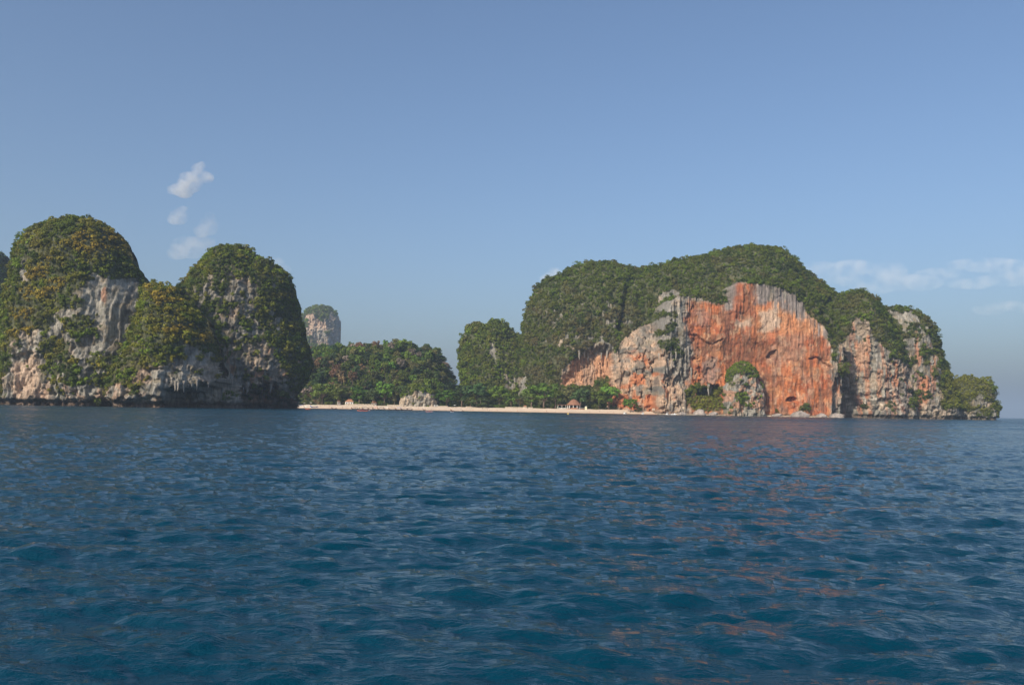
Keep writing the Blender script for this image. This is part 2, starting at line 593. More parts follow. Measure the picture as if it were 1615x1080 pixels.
def finish_body(name, b, rockcol, veg, vegcol, groups, label, cat):
    """groups: list of scatter settings"""
    root = empty(name, (0, 0, 0))
    col = mixc(rockcol, veg * 0.85, SOIL)
    link('rock_face', b.mesh('rock_face', col), root)
    parts = []
    for k, g in enumerate(groups):
        parts.append(b.scatter(veg * g.get('w', 1.0), g['n'], g['r0'], g['r1'], vegcol, g['K'], g['s'], seed=100 + k, out=g.get('out', 0.35)))
    V, Fc, c = join_clouds(parts)
    o = link('vegetation', mesh_np('vegetation', V, Fc, M['leaf'], np.repeat(c, 3, 0)), root)
    o['kind'] = 'stuff'
    tag(root, label, cat)
    return root


# shared stalactite meshes
STAL = []
for k in range(4):
    mb = MB(); r = random.Random(k)
    pts = []; rad = []
    for i in range(7):
        t = i / 6
        pts.append((r.uniform(-.05, .05) * t, r.uniform(-.05, .05) * t, -t))
        rad.append(0.16 * (1 - t) ** 0.7 * r.uniform(0.8, 1.2) + 0.012)
    mb.tube(pts, rad, 7)
    me = mb.mesh('stalactite', M['rock'], True)
    a = me.color_attributes.new('tint', 'FLOAT_COLOR', 'POINT')
    for d in a.data: d.color = (0.23, 0.21, 0.185, 1)
    STAL.append(me)


def stalactites(b, root, spots, lmin, lmax, wid=1.0):
    for (px, py) in spots:
        p = b.at(px, py)
        o = link('stalactite', random.choice(STAL), root)
        l = random.uniform(lmin, lmax)
        o.location = p + Vector((0, -0.2, 0.8))
        o.scale = (l * wid * random.uniform(.7, 1.2), l * wid, l)
        o.rotation_euler = (0, 0, random.uniform(0, 6))


# ================================================================= WATER
def wave_tile(Lt, n, seed, wind, lam):
    rg = np.random.default_rng(seed)
    k1 = np.fft.fftfreq(n, Lt / n) * 2 * np.pi
    kx, ky = np.meshgrid(k1, k1)
    k = np.hypot(kx, ky); k[0, 0] = 1
    kp = 2 * np.pi / lam
    ca = (kx * math.cos(wind) + ky * math.sin(wind)) / k
    P = k ** -3.7 * np.exp(-1.1 * (kp / k) ** 2) * (0.03 + np.clip(ca, 0, 1) ** 9) * np.exp(-(k * 0.05) ** 2)
    P[0, 0] = 0
    H = np.sqrt(P) * (rg.normal(size=k.shape) + 1j * rg.normal(size=k.shape))
    h = np.fft.ifft2(H).real
    dx = np.fft.ifft2(-1j * kx / k * H).real
    dy = np.fft.ifft2(-1j * ky / k * H).real
    s = h.std()
    return h / s, dx / s, dy / s


def sample_tile(T, Lt, x, y):
    n = T.shape[0]
    u = (x / Lt * n) % n; v = (y / Lt * n) % n
    i = np.floor(u).astype(int); j = np.floor(v).astype(int)
    fu = u - i; fv = v - j
    i %= n; j %= n; i1 = (i + 1) % n; j1 = (j + 1) % n
    return (T[j, i] * (1 - fu) + T[j, i1] * fu) * (1 - fv) + (T[j1, i] * (1 - fu) + T[j1, i1] * fu) * fv


def build_water():
    fine = np.radians(np.arange(-34, 34.001, 0.11))
    rest = np.radians(np.linspace(34, 326, 62)[1:-1])
    th = np.concatenate([fine, rest])
    r = [2.5]
    while r[-1] < 860: r.append(r[-1] * 1.008)
    while r[-1] < 32000: r.append(r[-1] * 1.09)
    r = np.array(r)
    T, Rr = np.meshgrid(th, r)
    X = Rr * np.sin(T); Y = Rr * np.cos(T)
    Z = np.zeros_like(X)
    DX = np.zeros_like(X); DY = np.zeros_like(X)
    for Lt, seed, wind, rot, lam, amp in ((67.0, 3, -1.5, 0.35, 2.2, 0.036), (41.0, 4, -1.75, -0.5, 1.0, 0.018), (151.0, 5, -1.4, 0.9, 6.5, 0.036)):
        c, s_ = math.cos(rot), math.sin(rot)
        u = X * c + Y * s_; v = -X * s_ + Y * c
        h, dx, dy = wave_tile(Lt, 1024, seed, wind - rot, lam)
        a = amp * (sstep(860, 560, Rr) if lam > 5 else sstep(650, 200, Rr))
        Z += a * sample_tile(h, Lt, u, v)
        ex = sample_tile(dx, Lt, u, v) * a; ey = sample_tile(dy, Lt, u, v) * a
        DX += c * ex - s_ * ey; DY += s_ * ex + c * ey
    X = X + DX * 1.1; Y = Y + DY * 1.1
    nr, nt = X.shape
    V = np.concatenate([np.stack([X, Y, Z], -1).reshape(-1, 3), [[0, 0, 0]]])
    i, j = np.meshgrid(np.arange(nr - 1), np.arange(nt), indexing='ij')
    j1 = (j + 1) % nt
    Fq = np.stack([i * nt + j, (i + 1) * nt + j, (i + 1) * nt + j1, i * nt + j1], -1).reshape(-1, 4)[:, ::-1]
    jj = np.arange(0, nt)
    ctr = len(V) - 1
    Fc = np.stack([np.full(nt, ctr), (jj + 1) % nt, jj, jj], 1)
    me = bpy.data.meshes.new('sea')
    V = V.astype(np.float32)
    loops = np.concatenate([Fq.ravel(), Fc[:, :3].ravel()]).astype(np.int32)
    me.vertices.add(len(V)); me.vertices.foreach_set('co', V.ravel())
    me.loops.add(len(loops)); me.loops.foreach_set('vertex_index', loops)
    me.polygons.add(len(Fq) + len(Fc))
    ls = np.concatenate([np.arange(len(Fq)) * 4, len(Fq) * 4 + np.arange(len(Fc)) * 3]).astype(np.int32)
    me.polygons.foreach_set('loop_start', ls)
    me.polygons.foreach_set('use_smooth', np.ones(len(ls), bool))
    me.update(calc_edges=True)
    m, nt_, b = new_mat('sea_water')
    L = nt_.links.new
    b.inputs['Base Color'].default_value = (0.0002, 0.030, 0.056, 1)
    b.inputs['Roughness'].default_value = 0.06
    b.inputs['IOR'].default_value = 1.333
    b.inputs['Specular IOR Level'].default_value = 0.40
    b.inputs['Specular Tint'].default_value = (0.64, 0.85, 1.0, 1)
    tc = N(nt_, 'ShaderNodeTexCoord')
    def nz(sx, sy, sc, det):
        mp = N(nt_, 'ShaderNodeMapping'); mp.inputs['Scale'].default_value = (sx, sy, 1)
        mp.inputs['Rotation'].default_value = (0, 0, 0.2)
        L(tc.outputs['Object'], mp.inputs['Vector'])
        n = N(nt_, 'ShaderNodeTexNoise'); n.inputs['Scale'].default_value = sc; n.inputs['Detail'].default_value = det
        n.inputs['Roughness'].default_value = 0.6
        L(mp.outputs[0], n.inputs['Vector']); return n
    n1 = nz(1.0, 2.0, 2.2, 5)
    b1 = N(nt_, 'ShaderNodeBump'); b1.inputs['Strength'].default_value = 1.0; b1.inputs['Distance'].default_value = 0.10
    L(n1.outputs[0], b1.inputs['Height'])
    n2 = nz(0.6, 1.0, 0.35, 4)
    b2 = N(nt_, 'ShaderNodeBump'); b2.inputs['Strength'].default_value = 1.0; b2.inputs['Distance'].default_value = 1.5
    L(n2.outputs[0], b2.inputs['Height']); L(b1.outputs[0], b2.inputs['Normal'])
    # far out the wave shapes are in the relief of the material only
    geo = N(nt_, 'ShaderNodeNewGeometry')
    ln = N(nt_, 'ShaderNodeVectorMath', operation='LENGTH'); L(geo.outputs['Position'], ln.inputs[0])
    mr = N(nt_, 'ShaderNodeMapRange'); mr.inputs[1].default_value = 150; mr.inputs[2].default_value = 600; mr.inputs[3].default_value = 0.25; mr.inputs[4].default_value = 1
    L(ln.outputs['Value'], mr.inputs[0]); L(mr.outputs[0], b2.inputs['Strength'])
    rr_ = N(nt_, 'ShaderNodeMapRange'); rr_.inputs[1].default_value = 20; rr_.inputs[2].default_value = 420; rr_.inputs[3].default_value = 0.05; rr_.inputs[4].default_value = 0.26
    L(ln.outputs['Value'], rr_.inputs[0]); 
    gu = nz(0.25, 1.0, 0.03, 5)
    gr = N(nt_, 'ShaderNodeMapRange'); gr.inputs[1].default_value = 0.35; gr.inputs[2].default_value = 0.65; gr.inputs[3].default_value = 0.45; gr.inputs[4].default_value = 1.45
    L(gu.outputs[0], gr.inputs[0])
    gm = N(nt_, 'ShaderNodeMath', operation='MULTIPLY'); L(rr_.outputs[0], gm.inputs[0]); L(gr.outputs[0], gm.inputs[1])
    L(gm.outputs[0], b.inputs['Roughness'])
    L(b2.outputs[0], b.inputs['Normal'])
    me.materials.append(m)
    o = link('sea', me)
    tag(o, 'choppy dark blue sea filling the foreground', kind='structure')


build_water()

# ================================================================= LEFT ISLETS
# --- the big dome with its right shoulder
b = Body([
    dict(Y=640, D=48, R=42, pts=[(3, 645), (6, 610), (12, 570), (20, 525), (25, 495), (31, 462), (38, 432), (41, 408), (51, 383), (66, 368), (86, 356), (110, 350), (135, 348), (160, 353), (181, 360), (198, 382), (209, 405), (217, 428), (235, 448), (246, 500), (262, 645)]),
    dict(Y=618, D=52, R=36, pts=[(182, 645), (194, 592), (213, 545), (230, 495), (238, 460), (252, 451), (266, 453), (285, 461), (298, 474), (318, 492), (333, 522), (348, 560), (354, 600), (360, 645)]),
    dict(Y=668, D=34, R=24, pts=[(-14, 640), (-8, 560), (2, 540), (14, 545), (30, 560), (44, 640)]),
], 0.55)
vp = np.ones(b.X.shape) * 1.08
def setp(b, vp, poly, v, soft=5, jit=9, seed=0):
    m = b.inside(poly, soft, jit, seed)
    return vp + (v - vp) * m
vp = setp(b, vp, [(60, 520), (88, 492), (112, 470), (130, 452), (143, 420), (160, 438), (185, 434), (222, 440), (223, 482), (212, 522), (194, 552), (186, 590), (150, 600), (100, 600), (60, 600), (16, 600), (18, 545), (30, 525)], 0.28, seed=1)
vp = setp(b, vp, [(136, 445), (160, 440), (222, 442), (223, 482), (212, 522), (194, 552), (190, 575), (165, 560), (140, 545), (128, 500)], 0.0, 4, 5, seed=2)
vp = setp(b, vp, [(3, 590), (60, 560), (70, 600), (150, 610), (200, 605), (230, 575), (262, 578), (280, 560), (292, 592), (330, 600), (365, 600), (365, 650), (0, 650)], 0.12, seed=3)
vp = setp(b, vp, [(18, 560), (55, 548), (62, 600), (60, 640), (16, 640)], 0.03, 4, 5, seed=4)
for poly in ([(95, 500), (130, 495), (158, 512), (152, 532), (120, 537), (100, 525)], [(64, 535), (95, 540), (122, 560), (126, 590), (95, 600), (70, 575)], [(78, 575), (128, 572), (135, 605), (90, 612)], [(146, 566), (190, 566), (186, 590), (150, 592)]):
    vp = setp(b, vp, poly, 0.8, 4, 8, seed=5)
vp = setp(b, vp, [(33, 400), (42, 400), (44, 440), (34, 445)], 0.3, 3, 4, seed=6)
vp = setp(b, vp, [(275, 590), (290, 545), (345, 560), (362, 600), (362, 650), (275, 650)], 0.15, 6, 10, seed=8)
vp = setp(b, vp, [(216, 440), (252, 440), (258, 575), (225, 580), (198, 602), (186, 590), (198, 540), (214, 495)], 1.15, 3, 4, seed=9)
vp *= sstep(2.5, 7, b.Z)
veg = thresh(vp, b, 300, 5.5)
rk = 1 - veg
b.push(rock_relief(b, 0.75, 0.7, 0.45 * b.inside([(20, 555), (350, 560), (365, 645), (10, 645)], 8), seed=1, mask=(0.35 + 0.65 * rk) * (1 - 0.55 * b.inside([(136, 440), (224, 440), (223, 482), (205, 545), (165, 560), (130, 510)], 8))))
b.push(-1.6 * ridged(b.X / 1.7, b.Z / 45, 2, 97) ** 2 * b.inside([(136, 440), (224, 440), (223, 482), (205, 545), (165, 560), (130, 510)], 8))
b.push(5 * b.inside([(140, 430), (222, 440), (223, 482), (205, 540), (160, 550), (135, 500)], 14))
b.push(5 * b.inside([(24, 560), (48, 552), (54, 610), (25, 620)], 3, 3))
b.push(-4 * b.inside([(100, 560), (190, 560), (210, 640), (90, 640)], 14, 8))
b.fringe([(255, 612), (300, 602), (362, 596), (366, 660), (250, 660)], 34, 14, 1.6, 7)
b.fringe([(140, 622), (190, 628), (255, 622), (255, 660), (140, 660)], 4, 9, 2.2, 9)
b.Y += np.where(b.mask, 5.0 * sstep(5.0, 2.0, b.Z + 1.5 * (fbm(b.X / 9, b.Z * 0, 3, 4) - 0.5)), 0)
rc = grey_base(b, 2, 1.3)
rc = mixc(rc, b.inside([(20, 570), (55, 555), (68, 600), (80, 640), (14, 640)], 4, 7) * 0.75, (0.47, 0.34, 0.25))
rc = mixc(rc, b.inside([(155, 455), (160, 448), (165, 465), (160, 480), (156, 470)], 2, 4) * 0.55, (0.42, 0.17, 0.08))
rc = mixc(rc, b.inside([(60, 600), (190, 600), (250, 630), (250, 645), (60, 645)], 5, 8) * sstep(.5, .62, fbm(b.X / 5, b.Z / 5, 4, 77)) * 0.5, (0.40, 0.25, 0.17))
rc = mixc(rc, b.inside([(185, 580), (230, 560), (235, 600), (190, 610)], 5, 8) * 0.5, TAN)
rc = mixc(rc, sstep(6, 2.0, b.Z) * 0.8, (0.09, 0.06, 0.045))
gc = green_field(b, 10, 0.75, 0.35, 0.2)
for poly in ([(36, 440), (55, 412), (98, 410), (105, 450), (60, 480), (40, 470)], [(98, 385), (140, 355), (190, 368), (200, 395), (150, 400), (110, 400)], [(250, 520), (300, 505), (348, 512), (345, 540), (260, 545)], [(228, 455), (280, 452), (290, 480), (240, 480)], [(20, 500), (45, 480), (50, 530), (24, 540)]):
    gc = mixc(gc, b.inside(poly, 6, 14) * sstep(.32, .55, fbm(b.X / 8, b.Z / 7, 4, 33)) * 0.85, G_ORA)
islet_a = finish_body('limestone_islet', b, rc, veg, gc, [dict(n=6200, r0=0.6, r1=2.2, K=26, s=0.75), dict(n=520, r0=1.8, r1=3.6, K=60, s=0.95, out=0.5)],
                      'largest grey limestone islet with domed top and bushy shoulder rising from sea', 'islet')
stalactites(b, islet_a, [(262 + k * 7.5 + random.uniform(-3, 3), 600 + random.uniform(-4, 12)) for k in range(13)], 4, 9, 1.0)

# --- the second dome
b = Body([
    dict(Y=745, D=46, R=50, pts=[(280, 645), (286, 520), (292, 470), (305, 452), (322, 430), (341, 405), (350, 395), (375, 391), (395, 395), (415, 407), (435, 417), (450, 430), (458, 452), (466, 492), (474, 522), (482, 552), (485, 575), (476, 600), (462, 622), (446, 646)], skew=(380, 0.35)),
], 0.62)
vp = np.ones(b.X.shape) * 1.05
vp = setp(b, vp, [(330, 455), (350, 425), (372, 420), (398, 432), (408, 500), (425, 535), (470, 560), (470, 650), (340, 650), (345, 540)], 0.36, 8, 12, seed=1)
vp = setp(b, vp, [(300, 470), (345, 410), (365, 430), (350, 520), (310, 500)], 0.62, 8, 12, seed=2)
vp = setp(b, vp, [(360, 560), (400, 530), (440, 560), (470, 590), (470, 650), (355, 650)], 0.2, 6, 10, seed=3)
vp = setp(b, vp, [(400, 440), (460, 440), (485, 560), (460, 600), (430, 560), (412, 510)], 0.85, 6, 10, seed=4)
vp *= sstep(4, 10, b.Z)
veg = thresh(vp, b, 310, 5.0)
b.push(rock_relief(b, 0.8, 0.6, 0.5, seed=4, mask=0.35 + 0.65 * (1 - veg)))
b.fringe([(360, 622), (398, 605), (436, 602), (440, 625), (470, 634), (470, 670), (350, 670)], 32, 12, 1.7, 17)
b.Y += np.where(b.mask, 6.0 * sstep(5.0, 2.0, b.Z), 0)
rc = grey_base(b, 5, 0.95)
rc = mixc(rc, b.inside([(360, 560), (480, 540), (480, 640), (360, 640)], 5, 8) * sstep(.55, .66, fbm(b.X / 6, b.Z / 10, 4, 78)) * 0.7, (0.40, 0.22, 0.13))
rc = mixc(rc, sstep(7, 2.0, b.Z) * 0.8, (0.08, 0.06, 0.05))
gc = green_field(b, 20, 0.5, 0.25, 0.2)
islet_b = finish_body('limestone_islet', b, rc, veg, gc, [dict(n=5000, r0=0.6, r1=2.1, K=26, s=0.8), dict(n=420, r0=1.6, r1=3.4, K=60, s=1.0, out=0.5)],
                      'second limestone dome, narrower, standing behind the largest islet beside the beach', 'islet')
stalactites(b, islet_b, [(372 + k * 7 + random.uniform(-3, 3), 604 + random.uniform(-3, 12)) for k in range(10)], 5, 11, 0.9)

# --- the dome cut by the picture's edge and the far ridge behind it
b = Body([dict(Y=930, D=50, R=42, pts=[(-75, 645), (-72, 480), (-55, 430), (-30, 405), (-10, 396), (2, 399), (9, 410), (14, 435), (19, 472), (23, 505), (20, 545), (14, 585), (9, 645)])], 0.9)
vp = setp(b, np.ones(b.X.shape), [(-80, 500), (30, 500), (30, 650), (-80, 650)], 0.3, 10, 10)
vp *= sstep(3, 9, b.Z)
veg = thresh(vp, b, 320, 6)
b.push(rock_relief(b, 0.9, 0.8, 0.5, seed=6, mask=0.4 + 0.6 * (1 - veg)))
b.Y += np.where(b.mask, 6.0 * sstep(6.0, 2.0, b.Z), 0)
rc = grey_base(b, 6)
islet_c = finish_body('limestone_islet', b, rc, veg, green_field(b, 22, 0.4, 0.2, 0.3), [dict(n=1900, r0=0.9, r1=3.0, K=26, s=1.1)],
                      'limestone dome cut off by the picture edge, behind the largest islet', 'islet')
b = Body([dict(Y=2100, D=150, R=120, pts=[(-60, 640), (-40, 470), (0, 440), (22, 432), (34, 434), (46, 450), (70, 500), (110, 640)])], 4.0)
vp = setp(b, np.ones(b.X.shape) * 1.1, [(0, 455), (60, 455), (60, 650), (0, 650)], 0.4, 6, 8)
veg = thresh(vp, b, 330, 25)
b.push(rock_relief(b, 2.5, 3, 0, seed=8))
finish_body('distant_hill', b, grey_base(b, 8), veg, green_field(b, 23, 0.2, 0, 0.1), [dict(n=900, r0=4, r1=9, K=30, s=3.5)],
            'hazy green hill far behind the gap between the two leftmost domes', 'hill')

# ================================================================= DISTANT TOWER
b = Body([dict(Y=2500, D=62, R=38, jit=0.5, pts=[(474, 640), (476, 545), (479, 520), (478, 500), (487, 489), (502, 483), (520, 485), (532, 494), (537, 507), (536, 545), (540, 640)]),
          dict(Y=2470, D=90, R=100, pts=[(440, 640), (470, 540), (486, 533), (505, 545), (560, 600), (600, 640)])], 1.7)
vp = setp(b, np.zeros(b.X.shape) + 0.04, [(470, 470), (545, 470), (540, 500), (534, 500), (520, 493), (516, 504), (505, 507), (500, 500), (488, 494), (482, 502), (470, 510)], 1.0, 2, 3)
vp = setp(b, vp, [(470, 505), (486, 500), (488, 512), (480, 520), (470, 520)], 0.7, 2, 3)
vp = setp(b, vp, [(430, 560), (470, 530), (490, 532), (503, 543), (600, 560), (600, 650), (430, 650)], 1.1, 3, 4)
veg = thresh(vp, b, 340, 16)
b.push(rock_relief(b, 2.0, 1.6, 0.6, seed=9) * 1.3)
rc = grey_base(b, 9, 1.25)
rc = mixc(rc, sstep(.42, .6, fbm(b.X / 30, b.Z / 40, 4, 79)) * 0.7, (0.48, 0.34, 0.25))
finish_body('limestone_tower', b, rc, veg, green_field(b, 24, 0.1, 0, 0.05), [dict(n=2600, r0=2.5, r1=6, K=26, s=2.6)],
            'distant pale limestone tower with green cap rising behind forest', 'rock tower')

# ================================================================= RIGHT HEADLAND
# --- the rounded hill left of the headland
b = Body([dict(Y=1120, D=72, R=45, pts=[(724, 645), (727, 600), (726, 560), (730, 528), (737, 518), (750, 513), (765, 516), (778, 508), (795, 511), (808, 523), (822, 536), (850, 560), (860, 645)])], 1.0)
vp = np.ones(b.X.shape) * 1.0
for poly in ([(724, 520), (745, 515), (748, 532), (728, 535)], [(768, 540), (790, 545), (800, 565), (780, 572)], [(795, 590), (820, 595), (822, 615), (795, 612)]):
    vp = setp(b, vp, poly, 0.45, 4, 6)
veg = thresh(vp, b, 350, 8)
b.push(rock_relief(b, 1.0, 1.0, 0, seed=11, mask=0.6))
finish_body('karst_hill', b, grey_base(b, 11), veg, green_field(b, 25, 0.25, 0, 0.25), [dict(n=3600, r0=1.0, r1=3.2, K=26, s=1.15), dict(n=260, r0=2.5, r1=4.5, K=50, s=1.4, out=0.5)],
            'low rounded bush covered karst hill behind the middle of the beach', 'hill')

# --- the headland itself
b = Body([
    dict(Y=1062, D=66, R=75, DB=90, pts=[(812, 660), (814, 610), (816, 560), (823, 524), (831, 486), (844, 455), (860, 442), (880, 436), (905, 421), (930, 416), (955, 414), (985, 422), (1005, 424), (1030, 450), (1045, 520), (1060, 660)]),
    dict(Y=1050, D=85, R=105, DB=110, pts=[(975, 660), (982, 470), (990, 436), (1012, 423), (1040, 421), (1060, 413), (1090, 408), (1110, 403), (1130, 398), (1150, 393), (1185, 389), (1215, 393), (1236, 402), (1253, 418), (1270, 434), (1288, 446), (1308, 462), (1325, 476), (1352, 505), (1375, 560), (1385, 660)]),
    dict(Y=1000, D=60, R=52, pts=[(1300, 660), (1302, 492), (1318, 468), (1340, 459), (1357, 463), (1374, 473), (1386, 492), (1396, 514), (1420, 560), (1440, 660)]),
    dict(Y=1010, D=46, R=42, pts=[(1372, 660), (1376, 510), (1391, 488), (1410, 484), (1435, 490), (1453, 503), (1463, 518), (1473, 543), (1480, 567), (1490, 592), (1498, 612), (1506, 660)]),
    dict(Y=1030, D=30, R=26, pts=[(1470, 660), (1484, 606), (1500, 600), (1512, 596), (1522, 592), (1540, 600), (1556, 599), (1561, 612), (1563, 635), (1567, 645), (1569, 663)]),
    dict(Y=958, D=48, R=5.5, jit=0.35, spike=5.0, pts=[(1024, 662), (1026, 600), (1030, 540), (1034, 512), (1037, 492), (1041, 482), (1052, 473), (1064, 469), (1076, 472), (1090, 473), (1112, 473), (1134, 482), (1144, 480), (1145, 455), (1158, 449), (1172, 448), (1190, 452), (1204, 450), (1222, 453), (1240, 459), (1256, 468), (1266, 479), (1273, 492), (1286, 500), (1298, 512), (1306, 530), (1311, 560), (1314, 600), (1312, 662)]),
    dict(Y=1003, D=62, R=44, jit=1.2, skew=(1020, -0.45), pts=[(948, 662), (950, 625), (960, 580), (974, 547), (990, 528), (1008, 517), (1032, 506), (1060, 520), (1085, 560), (1095, 662)]),
    dict(Y=985, D=22, R=20, pts=[(1120, 662), (1140, 500), (1300, 500), (1330, 560), (1345, 662)]),
], 0.75)
vp = np.ones(b.X.shape) * 1.06
WALL = [(956, 662), (957, 615), (966, 565), (984, 532), (1005, 516), (1030, 510), (1036, 480), (1044, 462), (1064, 457), (1074, 468), (1100, 469), (1136, 481), (1145, 478), (1145, 452), (1165, 446), (1205, 449), (1242, 457), (1266, 477), (1276, 498), (1300, 513), (1311, 545), (1316, 600), (1314, 665)]
vp = setp(b, vp, WALL, -0.1, 2.0, 2, seed=1)
vp = setp(b, vp, [(884, 606), (888, 580), (900, 566), (918, 555), (930, 543), (950, 540), (966, 545), (970, 600), (955, 612)], -0.1, 3, 5, seed=2)
vp = setp(b, vp, [(1311, 665), (1313, 580), (1322, 545), (1342, 525), (1347, 500), (1366, 502), (1378, 515), (1390, 545), (1412, 560), (1424, 575), (1450, 570), (1470, 590), (1490, 612), (1484, 640), (1520, 648), (1570, 642), (1575, 665)], 0.08, 3, 6, seed=3)
vp = setp(b, vp, [(1402, 488), (1440, 490), (1462, 515), (1478, 560), (1486, 600), (1470, 605), (1440, 600), (1425, 560), (1424, 520)], 0.36, 4, 7, seed=4)
vp = setp(b, vp, [(1530, 620), (1565, 620), (1570, 660), (1530, 660)], 0.35, 4, 5, seed=5)
vp = setp(b, vp, [(1440, 615), (1472, 618), (1470, 645), (1442, 640)], 0.55, 4, 6, seed=6)
for poly, v in (([(1036, 508), (1062, 508), (1072, 545), (1066, 572), (1048, 560), (1034, 530)], 0.55), ([(1078, 618), (1100, 606), (1140, 612), (1142, 645), (1100, 650), (1082, 640)], 0.95), ([(1036, 470), (1062, 462), (1066, 500), (1034, 510)], 0.35),
                ([(800, 590), (830, 590), (830, 625), (800, 625)], 0.35), ([(850, 490), (960, 470), (1000, 500), (970, 530), (880, 560), (850, 540)], 0.78), ([(1140, 640), (1215, 640), (1215, 650), (1140, 650)], 0.2), ([(1225, 645), (1270, 638), (1275, 648), (1225, 652)], 0.5)):
    vp = setp(b, vp, poly, v, 4, 7, seed=7)
vp = setp(b, vp, [(938, 598), (960, 592), (961, 630), (938, 630)], 0.95, 2, 3, seed=8)
vp *= sstep(2, 6, b.Z)
veg = thresh(vp, b, 360, 7)
wall = b.inside(WALL, 2)
pitz = np.maximum(b.inside([(956, 662), (960, 600), (985, 532), (1030, 515), (1085, 520), (1130, 560), (1125, 605), (1060, 650)], 8) * 0.8, b.inside([(1318, 665), (1330, 540), (1350, 500), (1390, 530), (1440, 600), (1490, 620), (1560, 660)], 8) * 0.7)
redw = b.inside([(1080, 662), (1080, 500), (1145, 440), (1260, 450), (1316, 520), (1316, 662)], 8)
b.push(rock_relief(b, 0.85, 0.9, pitz, seed=13, mask=(0.4 + 0.6 * (1 - veg)) * (1 - 0.62 * redw)))
b.push(-2.6 * (ridged(b.X / 2.4, b.Z / 60, 2, 88) ** 2 - .3) * b.inside([(1036, 455), (1145, 440), (1260, 450), (1316, 520), (1312, 560), (1270, 520), (1200, 495), (1100, 505), (1040, 520)], 8))
sl_ = b.inside([(945, 662), (950, 610), (980, 530), (1030, 505), (1066, 540), (1085, 620), (1085, 662)], 6)
b.push(sl_ * (sstep(.5, .62, fbm(b.X / 4.5, b.Z / 11, 4, 292)) * 4.5 - ridged(b.X / 3.4, b.Z / 16, 3, 293) * 4))
# ravines in the green slopes
b.push(14 * sstep(7, 0, poly_sd(b.px + (fbm(b.X / 20, b.Z / 20, 3, 3) - .5) * 12, b.py, [(1000, 420), (990, 450), (985, 480), (980, 520)], False)))
b.push(7 * sstep(8, 0, poly_sd(b.px + (fbm(b.X / 20, b.Z / 20, 3, 3) - .5) * 12, b.py, [(1310, 470), (1300, 500), (1318, 530)], False)))
# alcove, caves, holes, cracks
b.push(9 * b.inside([(890, 606), (905, 572), (922, 556), (950, 548), (966, 556), (962, 612)], 7, 4))
b.fringe([(905, 560), (925, 546), (960, 545), (962, 570), (930, 572), (915, 590)], 5, 12, 2.0, 21)
b.fringe([(1098, 626), (1104, 612), (1120, 605), (1135, 606), (1136, 628)], 14, 5, 1.8, 22)
b.push(7 * b.inside([(1211, 563), (1216, 555), (1224, 552), (1224, 560), (1216, 565)], 1.2))
b.push(8 * b.inside([(1240, 632), (1243, 627), (1252, 626), (1257, 630), (1254, 634)], 1.2))
b.push(4.5 * sstep(2.2, 0.4, poly_sd(b.px, b.py + (fbm(b.X / 4, b.Z / 4, 3, 8) - .5) * 5, [(1276, 566), (1290, 563), (1300, 572), (1312, 580)], False)))
b.push(3.5 * sstep(2.0, 0.4, poly_sd(b.px, b.py + (fbm(b.X / 4, b.Z / 4, 3, 9) - .5) * 6, [(1085, 528), (1100, 530), (1112, 540), (1126, 542), (1140, 536)], False)))
b.fringe([(1030, 560), (1060, 552), (1085, 566), (1092, 590), (1080, 600), (1040, 600)], 5, 16, 1.9, 23)
b.fringe([(1316, 600), (1326, 582), (1345, 590), (1352, 625), (1340, 662), (1312, 662)], 10, 14, 2.2, 24)
b.fringe([(970, 600), (985, 585), (1005, 590), (1008, 640), (990, 640)], 4, 10, 2.4, 25)
b.push(-5 * b.inside([(1040, 470), (1075, 465), (1090, 560), (1085, 600), (1040, 590)], 10, 6))
b.push(4 * b.inside([(1150, 530), (1210, 540), (1215, 610), (1140, 600)], 14, 8))
b.Y += np.where(b.mask, 4.0 * sstep(5.0, 1.5, b.Z) * sstep(1330, 1360, b.px), 0)
# mineral colours
X, Z = b.X, b.Z
rc = grey_base(b, 13)
slab = b.inside([(945, 662), (950, 610), (980, 530), (1030, 505), (1066, 540), (1085, 620), (1085, 662)], 6)
st1 = fbm(X / 2.6, Z / 34, 4, 200); st2 = fbm(X / 5.5, Z / 30, 4, 210); bl = fbm(X / 13, Z / 12, 5, 220)
rc = mixc(rc, b.inside([(956, 662), (957, 610), (985, 530), (1030, 512), (1060, 560), (1085, 620), (1085, 662)], 8, 10) * sstep(.33, .5, bl) * 0.8, (0.47, 0.32, 0.22))
rc = mixc(rc, slab * sstep(.54, .62, fbm(X / 3.5, Z / 9, 4, 290)) * 0.65, (0.10, 0.09, 0.08))
rc = mixc(rc, slab * sstep(.57, .66, fbm(X / 6, Z / 6, 4, 291)) * 0.5, (0.20, 0.185, 0.165))
rc = mixc(rc, b.inside([(960, 650), (962, 610), (985, 612), (1000, 560), (1040, 560), (1055, 600), (1060, 650), (1000, 655)], 7, 14) * sstep(.50, .60, fbm(X / 8, Z / 13, 4, 230)) * 0.75, ORANGE)
RW = [(1088, 655), (1085, 600), (1092, 560), (1080, 520), (1084, 472), (1140, 482), (1154, 446), (1192, 446), (1200, 474), (1240, 478), (1268, 500), (1290, 520), (1306, 545), (1312, 600), (1312, 662)]
red = b.inside(RW, 6, 9, 3)
rc = mixc(rc, red * (0.45 + 0.45 * sstep(.35, .5, st2)), ORANGE)
rc = mixc(rc, red * sstep(.52, .66, bl) * 0.75, PORANGE)
rc = mixc(rc, red * sstep(.47, .58, fbm(X / 13, Z / 17, 4, 240)) * 0.75, RED)
rc = mixc(rc, red * sstep(.54, .64, fbm(X / 11, Z / 13, 5, 241)) * 0.6, BROWN)
rc = mixc(rc, red * sstep(.60, .66, fbm(X / 5, Z / 7, 4, 242)) * 0.55, (0.48, 0.31, 0.20))
